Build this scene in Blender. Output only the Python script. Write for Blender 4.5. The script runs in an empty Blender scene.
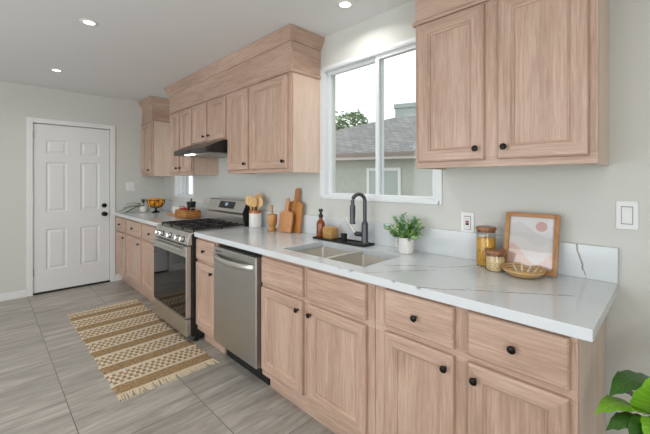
import bpy, bmesh, math, random
from mathutils import Vector, Matrix
PI = math.pi
S = bpy.context.scene
COL = S.collection
random.seed(7)

# ------------------------------------------------------------------ camera, world, light, exposure
CAM = Vector((0.1617, -1.8675, 1.339))
cd = bpy.data.cameras.new('camera')
cam = bpy.data.objects.new('camera', cd)
COL.objects.link(cam)
cam.location = CAM
cam.rotation_euler = (PI / 2, 0, math.radians(45.3766))
cd.sensor_width = 36.0
cd.lens = 344.5 / 650 * 36
cd.shift_y = -(217 - 180.8) / 650
cd.clip_start = 0.02
S.camera = cam

W = bpy.data.worlds.new('overcast_sky')
S.world = W
W.use_nodes = True
bg = W.node_tree.nodes['Background']
bg.inputs['Color'].default_value = (0.965, 0.985, 1.0, 1)
bg.inputs['Strength'].default_value = 1.5

def area(name, loc, rot, sx, sy, power, color=(1, 1, 1), shape='RECTANGLE'):
    l = bpy.data.lights.new(name, 'AREA')
    l.shape = shape; l.size = sx; l.size_y = sy; l.energy = power; l.color = color
    o = bpy.data.objects.new(name, l); COL.objects.link(o)
    o.location = loc; o.rotation_euler = rot
    return o
# added fill light standing in a made-up glazed opening opposite the counter
area('rear_fill_light', (-1.9, -4.36, 1.15), (PI / 2, 0, 0), 3.4, 2.0, 42, (0.94, 0.975, 1.0))
# added key light from the right, in an unseen end opening behind the camera
area('end_key_light', (1.72, -3.1, 1.45), (PI / 2, 0, PI / 2), 1.6, 1.35, 42, (0.98, 0.99, 1.0))
DOWNLIGHT_W = 2.6

S.view_settings.view_transform = 'Standard'
S.view_settings.look = 'None'
S.view_settings.exposure = 0.08
S.view_settings.gamma = 1.0
S.view_settings.use_curve_mapping = False
try:
    S.cycles.use_denoising = True
    S.cycles.max_bounces = 10
    S.cycles.diffuse_bounces = 6
    S.cycles.transparent_max_bounces = 16
    S.cycles.caustics_reflective = False
    S.cycles.caustics_refractive = False
    S.cycles.sample_clamp_indirect = 6
except Exception:
    pass

# ------------------------------------------------------------------ materials
def srgb(r, g, b):
    f = lambda c: (c / 255 / 12.92) if c / 255 <= 0.04045 else ((c / 255 + 0.055) / 1.055) ** 2.4
    return (f(r), f(g), f(b), 1.0)

def mat_base(name):
    m = bpy.data.materials.new(name); m.use_nodes = True
    nt = m.node_tree
    return m, nt, nt.nodes['Principled BSDF']

def plain(name, col, rough=0.5, metal=0.0, bump=0.0, bscale=60, spec=None, coat=0.0, var=0.0):
    m, nt, b = mat_base(name)
    N, L = nt.nodes, nt.links
    b.inputs['Base Color'].default_value = col
    b.inputs['Roughness'].default_value = rough
    b.inputs['Metallic'].default_value = metal
    if spec is not None: b.inputs['Specular IOR Level'].default_value = spec
    if coat: b.inputs['Coat Weight'].default_value = coat
    tc = N.new('ShaderNodeTexCoord')
    nz = N.new('ShaderNodeTexNoise'); nz.inputs['Scale'].default_value = bscale
    nz.inputs['Detail'].default_value = 3
    L.new(tc.outputs['Object'], nz.inputs['Vector'])
    if bump:
        bp = N.new('ShaderNodeBump'); bp.inputs['Strength'].default_value = bump
        bp.inputs['Distance'].default_value = 0.002
        L.new(nz.outputs['Fac'], bp.inputs['Height']); L.new(bp.outputs['Normal'], b.inputs['Normal'])
    if var:
        mx = N.new('ShaderNodeMix'); mx.data_type = 'RGBA'
        mx.inputs['A'].default_value = tuple(c * (1 - var) for c in col[:3]) + (1,)
        mx.inputs['B'].default_value = tuple(min(1, c * (1 + var)) for c in col[:3]) + (1,)
        L.new(nz.outputs['Fac'], mx.inputs['Factor']); L.new(mx.outputs['Result'], b.inputs['Base Color'])
    return m

def wood(name, axis, c1, c2, c3, rough=0.33, fine=70, seedmix=True, bump=0.25, cathedral=True):
    """axis: direction of the grain 0/1/2"""
    m, nt, b = mat_base(name)
    N, L = nt.nodes, nt.links
    tc = N.new('ShaderNodeTexCoord'); oi = N.new('ShaderNodeObjectInfo')
    sc = N.new('ShaderNodeVectorMath'); sc.operation = 'SCALE'
    cx = N.new('ShaderNodeCombineXYZ')
    for i, k in enumerate((7.3, 3.1, 5.7)):
        mm = N.new('ShaderNodeMath'); mm.operation = 'MULTIPLY'; mm.inputs[1].default_value = k
        L.new(oi.outputs['Random'], mm.inputs[0]); L.new(mm.outputs[0], cx.inputs[i])
    ad = N.new('ShaderNodeVectorMath'); ad.operation = 'ADD'
    L.new(tc.outputs['Object'], ad.inputs[0]); L.new(cx.outputs[0], ad.inputs[1])
    def mapped(cross, along):
        mp = N.new('ShaderNodeMapping')
        s = [cross] * 3; s[axis] = along
        mp.inputs['Scale'].default_value = s
        L.new(ad.outputs[0], mp.inputs['Vector'])
        return mp
    n1 = N.new('ShaderNodeTexNoise'); n1.inputs['Scale'].default_value = 1; n1.inputs['Detail'].default_value = 4
    n1.inputs['Distortion'].default_value = 1.0
    L.new(mapped(9, 1.1).outputs[0], n1.inputs['Vector'])
    n2 = N.new('ShaderNodeTexNoise'); n2.inputs['Scale'].default_value = 1; n2.inputs['Detail'].default_value = 5
    n2.inputs['Roughness'].default_value = 0.72; n2.inputs['Distortion'].default_value = 0.5
    L.new(mapped(fine * 1.7, 5.5).outputs[0], n2.inputs['Vector'])
    ramp = N.new('ShaderNodeValToRGB')
    ramp.color_ramp.elements[0].position = 0.36; ramp.color_ramp.elements[0].color = c1
    ramp.color_ramp.elements[1].position = 0.64; ramp.color_ramp.elements[1].color = c3
    e = ramp.color_ramp.elements.new(0.5); e.color = c2
    mixf = N.new('ShaderNodeMix'); mixf.data_type = 'FLOAT'; mixf.inputs['Factor'].default_value = 0.6
    L.new(n1.outputs['Fac'], mixf.inputs['A']); L.new(n2.outputs['Fac'], mixf.inputs['B'])
    L.new(mixf.outputs['Result'], ramp.inputs['Fac'])
    L.new(ramp.outputs['Color'], b.inputs['Base Color'])
    b.inputs['Roughness'].default_value = rough
    bp = N.new('ShaderNodeBump'); bp.inputs['Strength'].default_value = bump; bp.inputs['Distance'].default_value = 0.0012
    L.new(n2.outputs['Fac'], bp.inputs['Height']); L.new(bp.outputs['Normal'], b.inputs['Normal'])
    return m

OAK = (srgb(160, 131, 113), srgb(184, 154, 136), srgb(203, 176, 159))
M = {}
M['oak_x'] = wood('pickled_oak_horizontal', 0, *OAK)
M['oak_y'] = wood('pickled_oak_depth', 1, *OAK)
M['oak_z'] = wood('pickled_oak_vertical', 2, *OAK)
PLY = (srgb(204, 178, 159), srgb(215, 190, 172), srgb(224, 202, 186))
M['ply_z'] = wood('oak_veneer_panel', 2, *PLY)
M['ply_y'] = wood('oak_veneer_underside', 1, srgb(150, 132, 106), srgb(164, 146, 120), srgb(176, 158, 132))
TK = (srgb(150, 100, 60), srgb(184, 132, 84), srgb(205, 156, 106))
M['teak_z'] = wood('acacia_vertical', 2, srgb(138, 84, 40), srgb(178, 118, 62), srgb(202, 146, 84), fine=45)
M['beech_z'] = wood('beech_vertical', 2, srgb(184, 128, 82), srgb(204, 150, 104), srgb(218, 170, 126), fine=45)
M['olive_z'] = wood('olive_wood', 2, srgb(146, 98, 50), srgb(184, 132, 76), srgb(204, 154, 96), fine=45)
M['frame_x'] = wood('honey_oak_horizontal', 0, *TK, fine=50)
M['frame_z'] = wood('honey_oak_vertical', 2, srgb(142, 92, 46), srgb(172, 120, 66), srgb(194, 144, 88), fine=50)
M['lid'] = wood('acacia_lid', 0, srgb(110, 68, 42), srgb(146, 98, 64), srgb(172, 124, 86), fine=50)
M['utensil'] = wood('bamboo_utensil', 2, srgb(196, 148, 86), srgb(216, 172, 112), srgb(228, 190, 132), fine=40)
M['board_x'] = wood('golden_board', 0, srgb(170, 112, 58), srgb(198, 142, 84), srgb(216, 164, 104), fine=50)

M['wall'] = plain('greige_wall_paint', srgb(205, 206, 201), 0.75, bump=0.12, bscale=180)
M['ceil'] = plain('ceiling_paint', srgb(224, 225, 226), 0.85, bump=0.15, bscale=140)
M['trim'] = plain('white_trim_paint', srgb(226, 227, 226), 0.4)
M['door'] = plain('white_door_paint', srgb(222, 223, 223), 0.4)
M['vinyl'] = plain('white_vinyl', srgb(222, 226, 229), 0.35)
M['knob'] = plain('black_knob_metal', srgb(20, 18, 17), 0.3, 0.6)
M['black'] = plain('matte_black', srgb(24, 24, 25), 0.45)
M['gunmetal'] = plain('gunmetal_faucet', srgb(84, 86, 90), 0.36, 0.7)
M['iron'] = plain('cast_iron', srgb(30, 30, 32), 0.55, bump=0.2, bscale=200)
M['blackglass'] = plain('oven_black_glass', srgb(12, 12, 13), 0.05, spec=0.4)
M['chrome'] = plain('polished_chrome', srgb(214, 214, 214), 0.16, 1.0)
M['ceramic'] = plain('white_ceramic', srgb(232, 230, 226), 0.28)
M['plate_white'] = plain('white_plastic', srgb(228, 229, 230), 0.35)
M['red'] = plain('red_plastic', srgb(170, 30, 28), 0.4)
M['gap'] = plain('dark_plinth', srgb(18, 16, 15), 0.7)
M['soil'] = plain('potting_soil', srgb(60, 46, 36), 0.95, bump=1, bscale=90)
M['fringe'] = plain('cotton_fringe', srgb(214, 198, 170), 0.95)
M['citrus'] = plain('citrus_peel', srgb(236, 158, 24), 0.42, bump=0.3, bscale=220, var=0.12)
M['straw'] = plain('straw', srgb(196, 150, 92), 0.8)
M['copper'] = plain('copper_band', srgb(176, 112, 72), 0.4, 0.3)
M['pasta'] = plain('golden_pasta', srgb(240, 186, 70), 0.55, var=0.15)
M['oats'] = plain('pale_grain', srgb(240, 214, 168), 0.7, var=0.12)
M['print_paper'] = plain('print_paper', srgb(226, 224, 224), 0.5)
M['print_grey'] = plain('print_grey', srgb(214, 210, 210), 0.5)
M['print_grey2'] = plain('print_light', srgb(222, 216, 214), 0.5)
M['print_pink'] = plain('print_pink', srgb(222, 190, 178), 0.5)
M['print_sun'] = plain('print_rose_disc', srgb(204, 158, 156), 0.5)

def steel(name, col, rough, axis, metal=1.0):
    m, nt, b = mat_base(name)
    N, L = nt.nodes, nt.links
    b.inputs['Base Color'].default_value = col; b.inputs['Metallic'].default_value = metal
    tc = N.new('ShaderNodeTexCoord'); mp = N.new('ShaderNodeMapping')
    s = [400.0] * 3; s[axis] = 4.0
    mp.inputs['Scale'].default_value = s
    nz = N.new('ShaderNodeTexNoise'); nz.inputs['Scale'].default_value = 1
    L.new(tc.outputs['Object'], mp.inputs['Vector']); L.new(mp.outputs[0], nz.inputs['Vector'])
    mr = N.new('ShaderNodeMapRange'); mr.inputs['To Min'].default_value = rough * 0.8; mr.inputs['To Max'].default_value = rough * 1.25
    L.new(nz.outputs['Fac'], mr.inputs['Value']); L.new(mr.outputs[0], b.inputs['Roughness'])
    return m
M['steel_x'] = steel('brushed_steel_horizontal', srgb(204, 202, 198), 0.34, 0)
M['steel_z'] = steel('brushed_steel_vertical', srgb(192, 191, 188), 0.36, 2)
M['steel_sink'] = steel('satin_sink_steel', srgb(222, 217, 208), 0.48, 0, 0.8)
M['hood_grey'] = plain('dark_hood_enamel', srgb(66, 64, 62), 0.32, 0.5)
M['filter'] = plain('hood_filter_metal', srgb(170, 168, 162), 0.45, 0.6)

def glass(name, tint=(1, 1, 1, 1), refl=0.10, rough=0.0):
    m = bpy.data.materials.new(name); m.use_nodes = True
    nt = m.node_tree; N, L = nt.nodes, nt.links
    N.remove(N['Principled BSDF'])
    t = N.new('ShaderNodeBsdfTransparent'); t.inputs['Color'].default_value = tint
    g = N.new('ShaderNodeBsdfGlossy'); g.inputs['Roughness'].default_value = rough
    lw = N.new('ShaderNodeLayerWeight'); lw.inputs['Blend'].default_value = 0.25
    mr = N.new('ShaderNodeMapRange'); mr.inputs['To Min'].default_value = refl * 0.4; mr.inputs['To Max'].default_value = min(1, refl * 4)
    mx = N.new('ShaderNodeMixShader')
    L.new(lw.outputs['Fresnel'], mr.inputs['Value']); L.new(mr.outputs[0], mx.inputs[0])
    L.new(t.outputs[0], mx.inputs[1]); L.new(g.outputs[0], mx.inputs[2])
    L.new(mx.outputs[0], N['Material Output'].inputs[0])
    return m
M['pane'] = glass('window_glass', (0.96, 0.98, 0.98, 1), 0.05)
M['jar'] = glass('jar_glass', (0.93, 0.95, 0.94, 1), 0.12)
M['picture_glass'] = glass('picture_glass', (0.99, 0.99, 0.99, 1), 0.10)
M['amber'] = glass('amber_glass', srgb(196, 112, 52), 0.16)

CZ1V = 0.916
def marble():
    m, nt, b = mat_base('white_veined_quartz')
    N, L = nt.nodes, nt.links
    tc = N.new('ShaderNodeTexCoord')
    def vein(scale, rot, width, dist, detail, strength, mscale):
        mp = N.new('ShaderNodeMapping'); mp.inputs['Rotation'].default_value = (0.3, 0.2, rot)
        mp.inputs['Scale'].default_value = scale
        L.new(tc.outputs['Object'], mp.inputs['Vector'])
        nz = N.new('ShaderNodeTexNoise'); nz.inputs['Scale'].default_value = 1
        nz.inputs['Detail'].default_value = detail; nz.inputs['Distortion'].default_value = dist
        nz.inputs['Roughness'].default_value = 0.5
        L.new(mp.outputs[0], nz.inputs['Vector'])
        s = N.new('ShaderNodeMath'); s.operation = 'SUBTRACT'; s.inputs[1].default_value = 0.5
        L.new(nz.outputs['Fac'], s.inputs[0])
        a = N.new('ShaderNodeMath'); a.operation = 'ABSOLUTE'; L.new(s.outputs[0], a.inputs[0])
        mr = N.new('ShaderNodeMapRange'); mr.interpolation_type = 'SMOOTHSTEP'
        mr.inputs['From Min'].default_value = 0; mr.inputs['From Max'].default_value = width
        mr.inputs['To Min'].default_value = strength; mr.inputs['To Max'].default_value = 0
        L.new(a.outputs[0], mr.inputs['Value'])
        n2 = N.new('ShaderNodeTexNoise'); n2.inputs['Scale'].default_value = mscale; n2.inputs['Detail'].default_value = 2
        L.new(tc.outputs['Object'], n2.inputs['Vector'])
        m2 = N.new('ShaderNodeMapRange'); m2.inputs['From Min'].default_value = 0.42; m2.inputs['From Max'].default_value = 0.6
        L.new(n2.outputs['Fac'], m2.inputs['Value'])
        mu = N.new('ShaderNodeMath'); mu.operation = 'MULTIPLY'
        L.new(mr.outputs[0], mu.inputs[0]); L.new(m2.outputs[0], mu.inputs[1])
        return mu
    v2 = vein((0.5, 3.4, 3.4), -0.22, 0.007, 0.8, 5, 0.22, 2.0)
    v3 = vein((0.8, 1.8, 1.8), 0.9, 0.12, 0.5, 4, 0.10, 1.3)
    wn = N.new('ShaderNodeTexNoise'); wn.inputs['Scale'].default_value = 14; wn.inputs['Detail'].default_value = 3
    L.new(tc.outputs['Object'], wn.inputs['Vector'])
    wp = N.new('ShaderNodeVectorMath'); wp.operation = 'MULTIPLY_ADD'
    wp.inputs[1].default_value = (.030, .030, .030)
    L.new(wn.outputs['Color'], wp.inputs[0]); L.new(tc.outputs['Object'], wp.inputs[2])
    sb = N.new('ShaderNodeVectorMath'); sb.operation = 'SUBTRACT'; sb.inputs[1].default_value = (.015, .015, .015)
    L.new(wp.outputs[0], sb.inputs[0])
    acc = None
    def vm(op, a, b_):
        n = N.new('ShaderNodeVectorMath'); n.operation = op
        for i, v in enumerate((a, b_)):
            if v is None: continue
            if isinstance(v, (tuple, Vector)): n.inputs[i].default_value = tuple(v)
            else: L.new(v, n.inputs[i])
        return n
    lines = [([(-.835, -.63), (-.74, -.483), (-.631, -.345)], .006, .5),
             ([(-.86, -.44), (-.726, -.327), (-.640, -.278), (-.578, -.204), (-.531, -.106), (-.52, -.02)], .0075, .85),
             ([(-.575, -.665), (-.561, -.644), (-.481, -.601), (-.419, -.557), (-.276, -.449), (-.10, -.331)], .0065, .8),
             ([(-.426, -.564), (-.384, -.476), (-.342, -.391)], .005, .5),
             ([(-2.40, -.66), (-2.312, -.528), (-2.279, -.378), (-2.10, -.25)], .008, .6),
             ([(-1.50, -.60), (-1.385, -.565), (-1.20, -.60), (-.938, -.645)], .005, .35),
             ([(-.945, -.655), (-.90, -.640)], .014, .6), ([(-.69, -.650), (-.672, -.640)], .012, .6), ([(-.57, -.655), (-.553, -.643)], .016, .6)]
    lines = [([(x, y, CZ1V) for x, y in p], w, k) for p, w, k in lines]
    lines.append(([(-.136, -.02, 1.062), (-.123, -.02, .990), (-.106, -.02, .915)], .005, .85))
    for p, w, k in lines:
        for A, B in zip(p, p[1:]):
            A, B = Vector(A), Vector(B); ba = B - A
            pa = vm('SUBTRACT', sb.outputs[0], A)
            dt = vm('DOT_PRODUCT', pa.outputs[0], ba / ba.dot(ba))
            cl = N.new('ShaderNodeClamp'); L.new(dt.outputs['Value'], cl.inputs[0])
            sc = N.new('ShaderNodeVectorMath'); sc.operation = 'SCALE'; sc.inputs[0].default_value = ba
            L.new(cl.outputs[0], sc.inputs['Scale'])
            df = vm('SUBTRACT', pa.outputs[0], sc.outputs[0])
            le = N.new('ShaderNodeVectorMath'); le.operation = 'LENGTH'; L.new(df.outputs[0], le.inputs[0])
            mr = N.new('ShaderNodeMapRange'); mr.interpolation_type = 'SMOOTHSTEP'
            mr.inputs['From Min'].default_value = w * .3; mr.inputs['From Max'].default_value = w
            mr.inputs['To Min'].default_value = k; mr.inputs['To Max'].default_value = 0
            L.new(le.outputs['Value'], mr.inputs['Value'])
            if acc is None: acc = mr.outputs[0]
            else:
                m_ = N.new('ShaderNodeMath'); m_.operation = 'MAXIMUM'
                L.new(acc, m_.inputs[0]); L.new(mr.outputs[0], m_.inputs[1]); acc = m_.outputs[0]
    ad = N.new('ShaderNodeMath'); ad.operation = 'MAXIMUM'
    L.new(acc, ad.inputs[0]); L.new(v2.outputs[0], ad.inputs[1])
    ad2 = N.new('ShaderNodeMath'); ad2.operation = 'MAXIMUM'
    L.new(ad.outputs[0], ad2.inputs[0]); L.new(v3.outputs[0], ad2.inputs[1])
    mx = N.new('ShaderNodeMix'); mx.data_type = 'RGBA'
    mx.inputs['A'].default_value = srgb(210, 215, 218); mx.inputs['B'].default_value = srgb(122, 112, 100)
    L.new(ad2.outputs[0], mx.inputs['Factor']); L.new(mx.outputs['Result'], b.inputs['Base Color'])
    b.inputs['Roughness'].default_value = 0.13
    return m
M['marble'] = marble()

def floor_mat():
    m, nt, b = mat_base('grey_vein_tile')
    N, L = nt.nodes, nt.links
    tc = N.new('ShaderNodeTexCoord')
    mp0 = N.new('ShaderNodeMapping'); mp0.inputs['Location'].default_value = (0.10, 0.345, 0)
    L.new(tc.outputs['Object'], mp0.inputs['Vector'])
    br = N.new('ShaderNodeTexBrick')
    br.offset = 0.5; br.inputs['Scale'].default_value = 1
    br.inputs['Brick Width'].default_value = 1.17; br.inputs['Row Height'].default_value = 0.585
    br.inputs['Mortar Size'].default_value = 0.0024; br.inputs['Mortar Smooth'].default_value = 0.1
    br.inputs['Bias'].default_value = 0
    br.inputs['Color1'].default_value = (0.0, 0.0, 0.0, 1); br.inputs['Color2'].default_value = (1, 1, 1, 1)
    L.new(mp0.outputs[0], br.inputs['Vector'])
    # veins run along y; each tile gets its own offset
    sep = N.new('ShaderNodeSeparateColor'); L.new(br.outputs['Color'], sep.inputs['Color'])
    cx = N.new('ShaderNodeCombineXYZ')
    for i, k in enumerate((3.7, 5.3)):
        mm = N.new('ShaderNodeMath'); mm.operation = 'MULTIPLY'; mm.inputs[1].default_value = k
        L.new(sep.outputs['Red'], mm.inputs[0]); L.new(mm.outputs[0], cx.inputs[i])
    ad = N.new('ShaderNodeVectorMath'); ad.operation = 'ADD'
    L.new(tc.outputs['Object'], ad.inputs[0]); L.new(cx.outputs[0], ad.inputs[1])
    def nz(sx, sy, det, dist):
        mp = N.new('ShaderNodeMapping'); mp.inputs['Scale'].default_value = (sx, sy, 1)
        mp.inputs['Rotation'].default_value = (0, 0, 0.10)
        L.new(ad.outputs[0], mp.inputs['Vector'])
        n = N.new('ShaderNodeTexNoise'); n.inputs['Scale'].default_value = 1; n.inputs['Detail'].default_value = det
        n.inputs['Distortion'].default_value = dist; n.inputs['Roughness'].default_value = 0.6
        L.new(mp.outputs[0], n.inputs['Vector']); return n
    a = nz(8, 1.2, 7, 1.4); c = nz(30, 3.0, 7, 1.0)
    mf = N.new('ShaderNodeMix'); mf.data_type = 'FLOAT'; mf.inputs['Factor'].default_value = 0.42
    L.new(a.outputs['Fac'], mf.inputs['A']); L.new(c.outputs['Fac'], mf.inputs['B'])
    rp = N.new('ShaderNodeValToRGB'); e = rp.color_ramp.elements
    e[0].position = 0.37; e[0].color = srgb(138, 133, 126)
    e[1].position = 0.64; e[1].color = srgb(190, 185, 178)
    q = rp.color_ramp.elements.new(0.5); q.color = srgb(162, 157, 149)
    L.new(mf.outputs['Result'], rp.inputs['Fac'])
    mx = N.new('ShaderNodeMix'); mx.data_type = 'RGBA'
    mx.inputs['B'].default_value = srgb(104, 100, 94)
    L.new(br.outputs['Fac'], mx.inputs['Factor']); L.new(rp.outputs['Color'], mx.inputs['A'])
    L.new(mx.outputs['Result'], b.inputs['Base Color'])
    b.inputs['Roughness'].default_value = 0.36
    bp = N.new('ShaderNodeBump'); bp.inputs['Strength'].default_value = 0.4; bp.inputs['Distance'].default_value = 0.002
    bp.invert = True
    L.new(br.outputs['Fac'], bp.inputs['Height']); L.new(bp.outputs['Normal'], b.inputs['Normal'])
    return m
M['floor'] = floor_mat()

# ------------------------------------------------------------------ mesh builder
WO = {}
class MB:
    def __init__(s): s.v = []; s.f = []; s.m = []; s.sm = []
    def face(s, idx, m=0, sm=False): s.f.append(tuple(idx)); s.m.append(m); s.sm.append(sm)
    def pts(s, ps):
        n = len(s.v); s.v += [Vector(p) for p in ps]; return list(range(n, n + len(ps)))
    def box(s, x0, x1, y0, y1, z0, z1, m=0):
        i = s.pts([(x0, y0, z0), (x1, y0, z0), (x1, y1, z0), (x0, y1, z0), (x0, y0, z1), (x1, y0, z1), (x1, y1, z1), (x0, y1, z1)])
        for q in ((0, 3, 2, 1), (4, 5, 6, 7), (0, 1, 5, 4), (1, 2, 6, 5), (2, 3, 7, 6), (3, 0, 4, 7)):
            s.face([i[k] for k in q], m)
        return s
    def loft(s, rings, m=0, closed=True, cap0=True, cap1=True, sm=False, mats=None):
        ids = [s.pts(r) for r in rings]; n = len(ids[0])
        for a, b in zip(ids, ids[1:]):
            for k in range(n if closed else n - 1):
                kk = (k + 1) % n
                s.face((a[k], a[kk], b[kk], b[k]), mats[k] if mats else m, sm)
        if cap0: s.face(ids[0][::-1], m)
        if cap1: s.face(ids[-1], m)
        return s
    def lathe(s, prof, c=(0, 0, 0), axis='z', seg=24, m=0, cap0=True, cap1=True, sm=True, mats=None):
        rings = []
        for r, h in prof:
            ring = []
            for k in range(seg):
                a = 2 * PI * k / seg; u, w = r * math.cos(a), r * math.sin(a)
                if axis == 'z': p = (c[0] + u, c[1] + w, c[2] + h)
                elif axis == '-y': p = (c[0] + u, c[1] - h, c[2] + w)
                else: p = (c[0] + h, c[1] + u, c[2] + w)
                ring.append(p)
            rings.append(ring)
        ids = [s.pts(r) for r in rings]
        for j, (a, b) in enumerate(zip(ids, ids[1:])):
            for k in range(seg):
                kk = (k + 1) % seg
                s.face((a[k], a[kk], b[kk], b[k]), mats[j] if mats else m, sm)
        if cap0: s.face(ids[0][::-1], m)
        if cap1: s.face(ids[-1], m)
        return s
    def tube(s, pts, r, seg=10, m=0, caps=True):
        pts = [Vector(p) for p in pts]; rr = r if isinstance(r, (list, tuple)) else [r] * len(pts)
        rings = []; up = Vector((0.13, 0.31, 0.94)).normalized()
        for i, p in enumerate(pts):
            t = (pts[min(i + 1, len(pts) - 1)] - pts[max(i - 1, 0)]).normalized()
            a = t.cross(up)
            if a.length < 0.05: a = t.cross(Vector((1, 0, 0)))
            a.normalize(); b = t.cross(a).normalized(); up = b.cross(t) if False else up
            rings.append([p + (a * math.cos(2 * PI * k / seg) + b * math.sin(2 * PI * k / seg)) * rr[i] for k in range(seg)])
        s.loft(rings, m, True, caps, caps, True); return s
    def prism_x(s, prof, x0, x1, m=0):
        """prof: (y,z) polygon extruded along x"""
        s.loft([[(x0, y, z) for y, z in prof], [(x1, y, z) for y, z in prof]], m); return s
    def prism_y(s, prof, y0, y1, m=0):
        s.loft([[(x, y0, z) for x, z in prof], [(x, y1, z) for x, z in prof]], m); return s
    def ball(s, c, r, m=0, seg=14, rings=9, sq=(1, 1, 1)):
        pr = []
        for j in range(rings + 1):
            a = -PI / 2 + PI * j / rings
            rad = max(0.0005, math.cos(a))
            pr.append([(c[0] + r * sq[0] * rad * math.cos(2 * PI * k / seg), c[1] + r * sq[1] * rad * math.sin(2 * PI * k / seg), c[2] + r * sq[2] * math.sin(a)) for k in range(seg)])
        s.loft(pr, m, True, True, True, True); return s
    def xform(s, mtx, start=0):
        for i in range(start, len(s.v)): s.v[i] = mtx @ s.v[i]
        return s
    def build(s, name, mats, parent=None, origin=None, bevel=0.0, seg=2, smooth_angle=38, recalc=True, label=None):
        if isinstance(mats, str): mats = [mats]
        if origin is None:
            lo = [min(p[k] for p in s.v) for k in range(3)]; hi = [max(p[k] for p in s.v) for k in range(3)]
            origin = Vector(((lo[0] + hi[0]) / 2, (lo[1] + hi[1]) / 2, lo[2]))
        origin = Vector(origin)
        me = bpy.data.meshes.new(name)
        me.from_pydata([tuple(p - origin) for p in s.v], [], s.f)
        for k in mats: me.materials.append(M[k])
        for p, mi, sm in zip(me.polygons, s.m, s.sm): p.material_index = mi; p.use_smooth = sm
        if recalc:
            bm = bmesh.new(); bm.from_mesh(me)
            bmesh.ops.recalc_face_normals(bm, faces=bm.faces); bm.to_mesh(me); bm.free()
        if any(s.sm): me.set_sharp_from_angle(angle=math.radians(smooth_angle))
        o = bpy.data.objects.new(name, me); COL.objects.link(o)
        WO[o.name] = origin
        if parent is not None:
            o.parent = parent; o.location = origin - WO[parent.name]
        else: o.location = origin
        if bevel:
            b = o.modifiers.new('edge', 'BEVEL'); b.width = bevel; b.segments = seg
            b.limit_method = 'ANGLE'; b.angle_limit = math.radians(50); b.harden_normals = False
        if label: o['label'] = label
        return o

def tag(o, label, cat, group=None, kind=None):
    o['label'] = label; o['category'] = cat
    if group: o['group'] = group
    if kind: o['kind'] = kind
    return o
def thing(name, loc, label, cat, group=None):
    o = bpy.data.objects.new(name, None); COL.objects.link(o)
    o.empty_display_size = 0.05; o.location = loc; WO[o.name] = Vector(loc)
    return tag(o, label, cat, group)
def struct(o, label=None, cat=None):
    o['kind'] = 'structure'
    if label: o['label'] = label
    if cat: o['category'] = cat
    return o
def copy_tree(o, loc, label, group=None):
    """copy a thing, its parts and their sub-parts"""
    r = o.copy(); COL.objects.link(r); r.location = loc; r['label'] = label
    WO[r.name] = Vector(loc)
    if group: r['group'] = group
    for ch in list(o.children):
        c = ch.copy(); COL.objects.link(c); c.parent = r
        for g in list(ch.children):
            d = g.copy(); COL.objects.link(d); d.parent = c
    return r

# ------------------------------------------------------------------ room shell
XF, ZC, XR, YB = -5.096, 2.446, 1.75, -4.4
def wall_grid(name, axis, pos, thick, ucuts, zcuts, holes, mat='wall'):
    """slab with rectangular holes; u runs along the wall"""
    mb = MB()
    us, zs = sorted(ucuts), sorted(zcuts)
    def inhole(u, z): return any(a < u < b and c < z < d for a, b, c, d in holes)
    full = {(i, j) for i in range(len(us) - 1) for j in range(len(zs) - 1) if not inhole((us[i] + us[i + 1]) / 2, (zs[j] + zs[j + 1]) / 2)}
    vid = {}
    def P(u, z, d):
        k = (u, z, d)
        if k not in vid:
            p = (u, pos + d * thick, z) if axis == 'y' else (pos + d * thick, u, z)
            vid[k] = mb.pts([p])[0]
        return vid[k]
    for (i, j) in full:
        a, b, c, d = us[i], us[i + 1], zs[j], zs[j + 1]
        for dd in (0, 1): mb.face((P(a, c, dd), P(b, c, dd), P(b, d, dd), P(a, d, dd)))
        for (di, dj, e) in ((-1, 0, ((a, c), (a, d))), (1, 0, ((b, c), (b, d))), (0, -1, ((a, c), (b, c))), (0, 1, ((a, d), (b, d)))):
            if (i + di, j + dj) not in full:
                (u1, z1), (u2, z2) = e
                mb.face((P(u1, z1, 0), P(u2, z2, 0), P(u2, z2, 1), P(u1, z1, 1)))
    return struct(mb.build(name, mat, origin=(0, 0, 0)))

WX0, WX1, WZ0, WZ1 = -1.770, -0.780, 1.210, 2.205      # sink window
SX0, SX1, SZ0, SZ1 = -4.664, -4.070, 1.130, 2.060      # small window
wall_grid('wall_right', 'y', 0.0, 0.16, (XF - .16, SX0, SX1, WX0, WX1, XR), (0, SZ0, WZ0, SZ1, WZ1, ZC), [(SX0, SX1, SZ0, SZ1), (WX0, WX1, WZ0, WZ1)])
DY0, DY1, DZ = -1.472, -0.683, 2.020
wall_grid('wall_back', 'x', XF, -0.16, (YB, DY0, DY1, 0), (0, DZ, ZC), [(DY0, DY1, -1, DZ)])
PX0, PX1, PZ1 = -3.65, -0.15, 2.15
wall_grid('wall_left', 'y', YB, -0.16, (XF - .16, PX0, PX1, XR), (0, PZ1, ZC), [(PX0, PX1, -1, PZ1)])  # unseen opening added in this wall for the fill light
wall_grid('wall_front', 'x', XR, 0.16, (YB - .16, -4.1, -2.1, .16), (0, .65, 2.25, ZC), [(-4.1, -2.1, .65, 2.25)])  # hole added out of view for the key light
struct(MB().box(XF - .16, XR + .16, YB - .16, .16, -0.10, 0).build('floor', 'floor', origin=(0, 0, 0)), 'grey veined porcelain tile floor of the kitchen', 'floor')
struct(MB().box(XF - .16, XR + .16, YB - .16, .16, ZC, ZC + .12).build('ceiling', 'ceil', origin=(0, 0, 0)))

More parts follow.
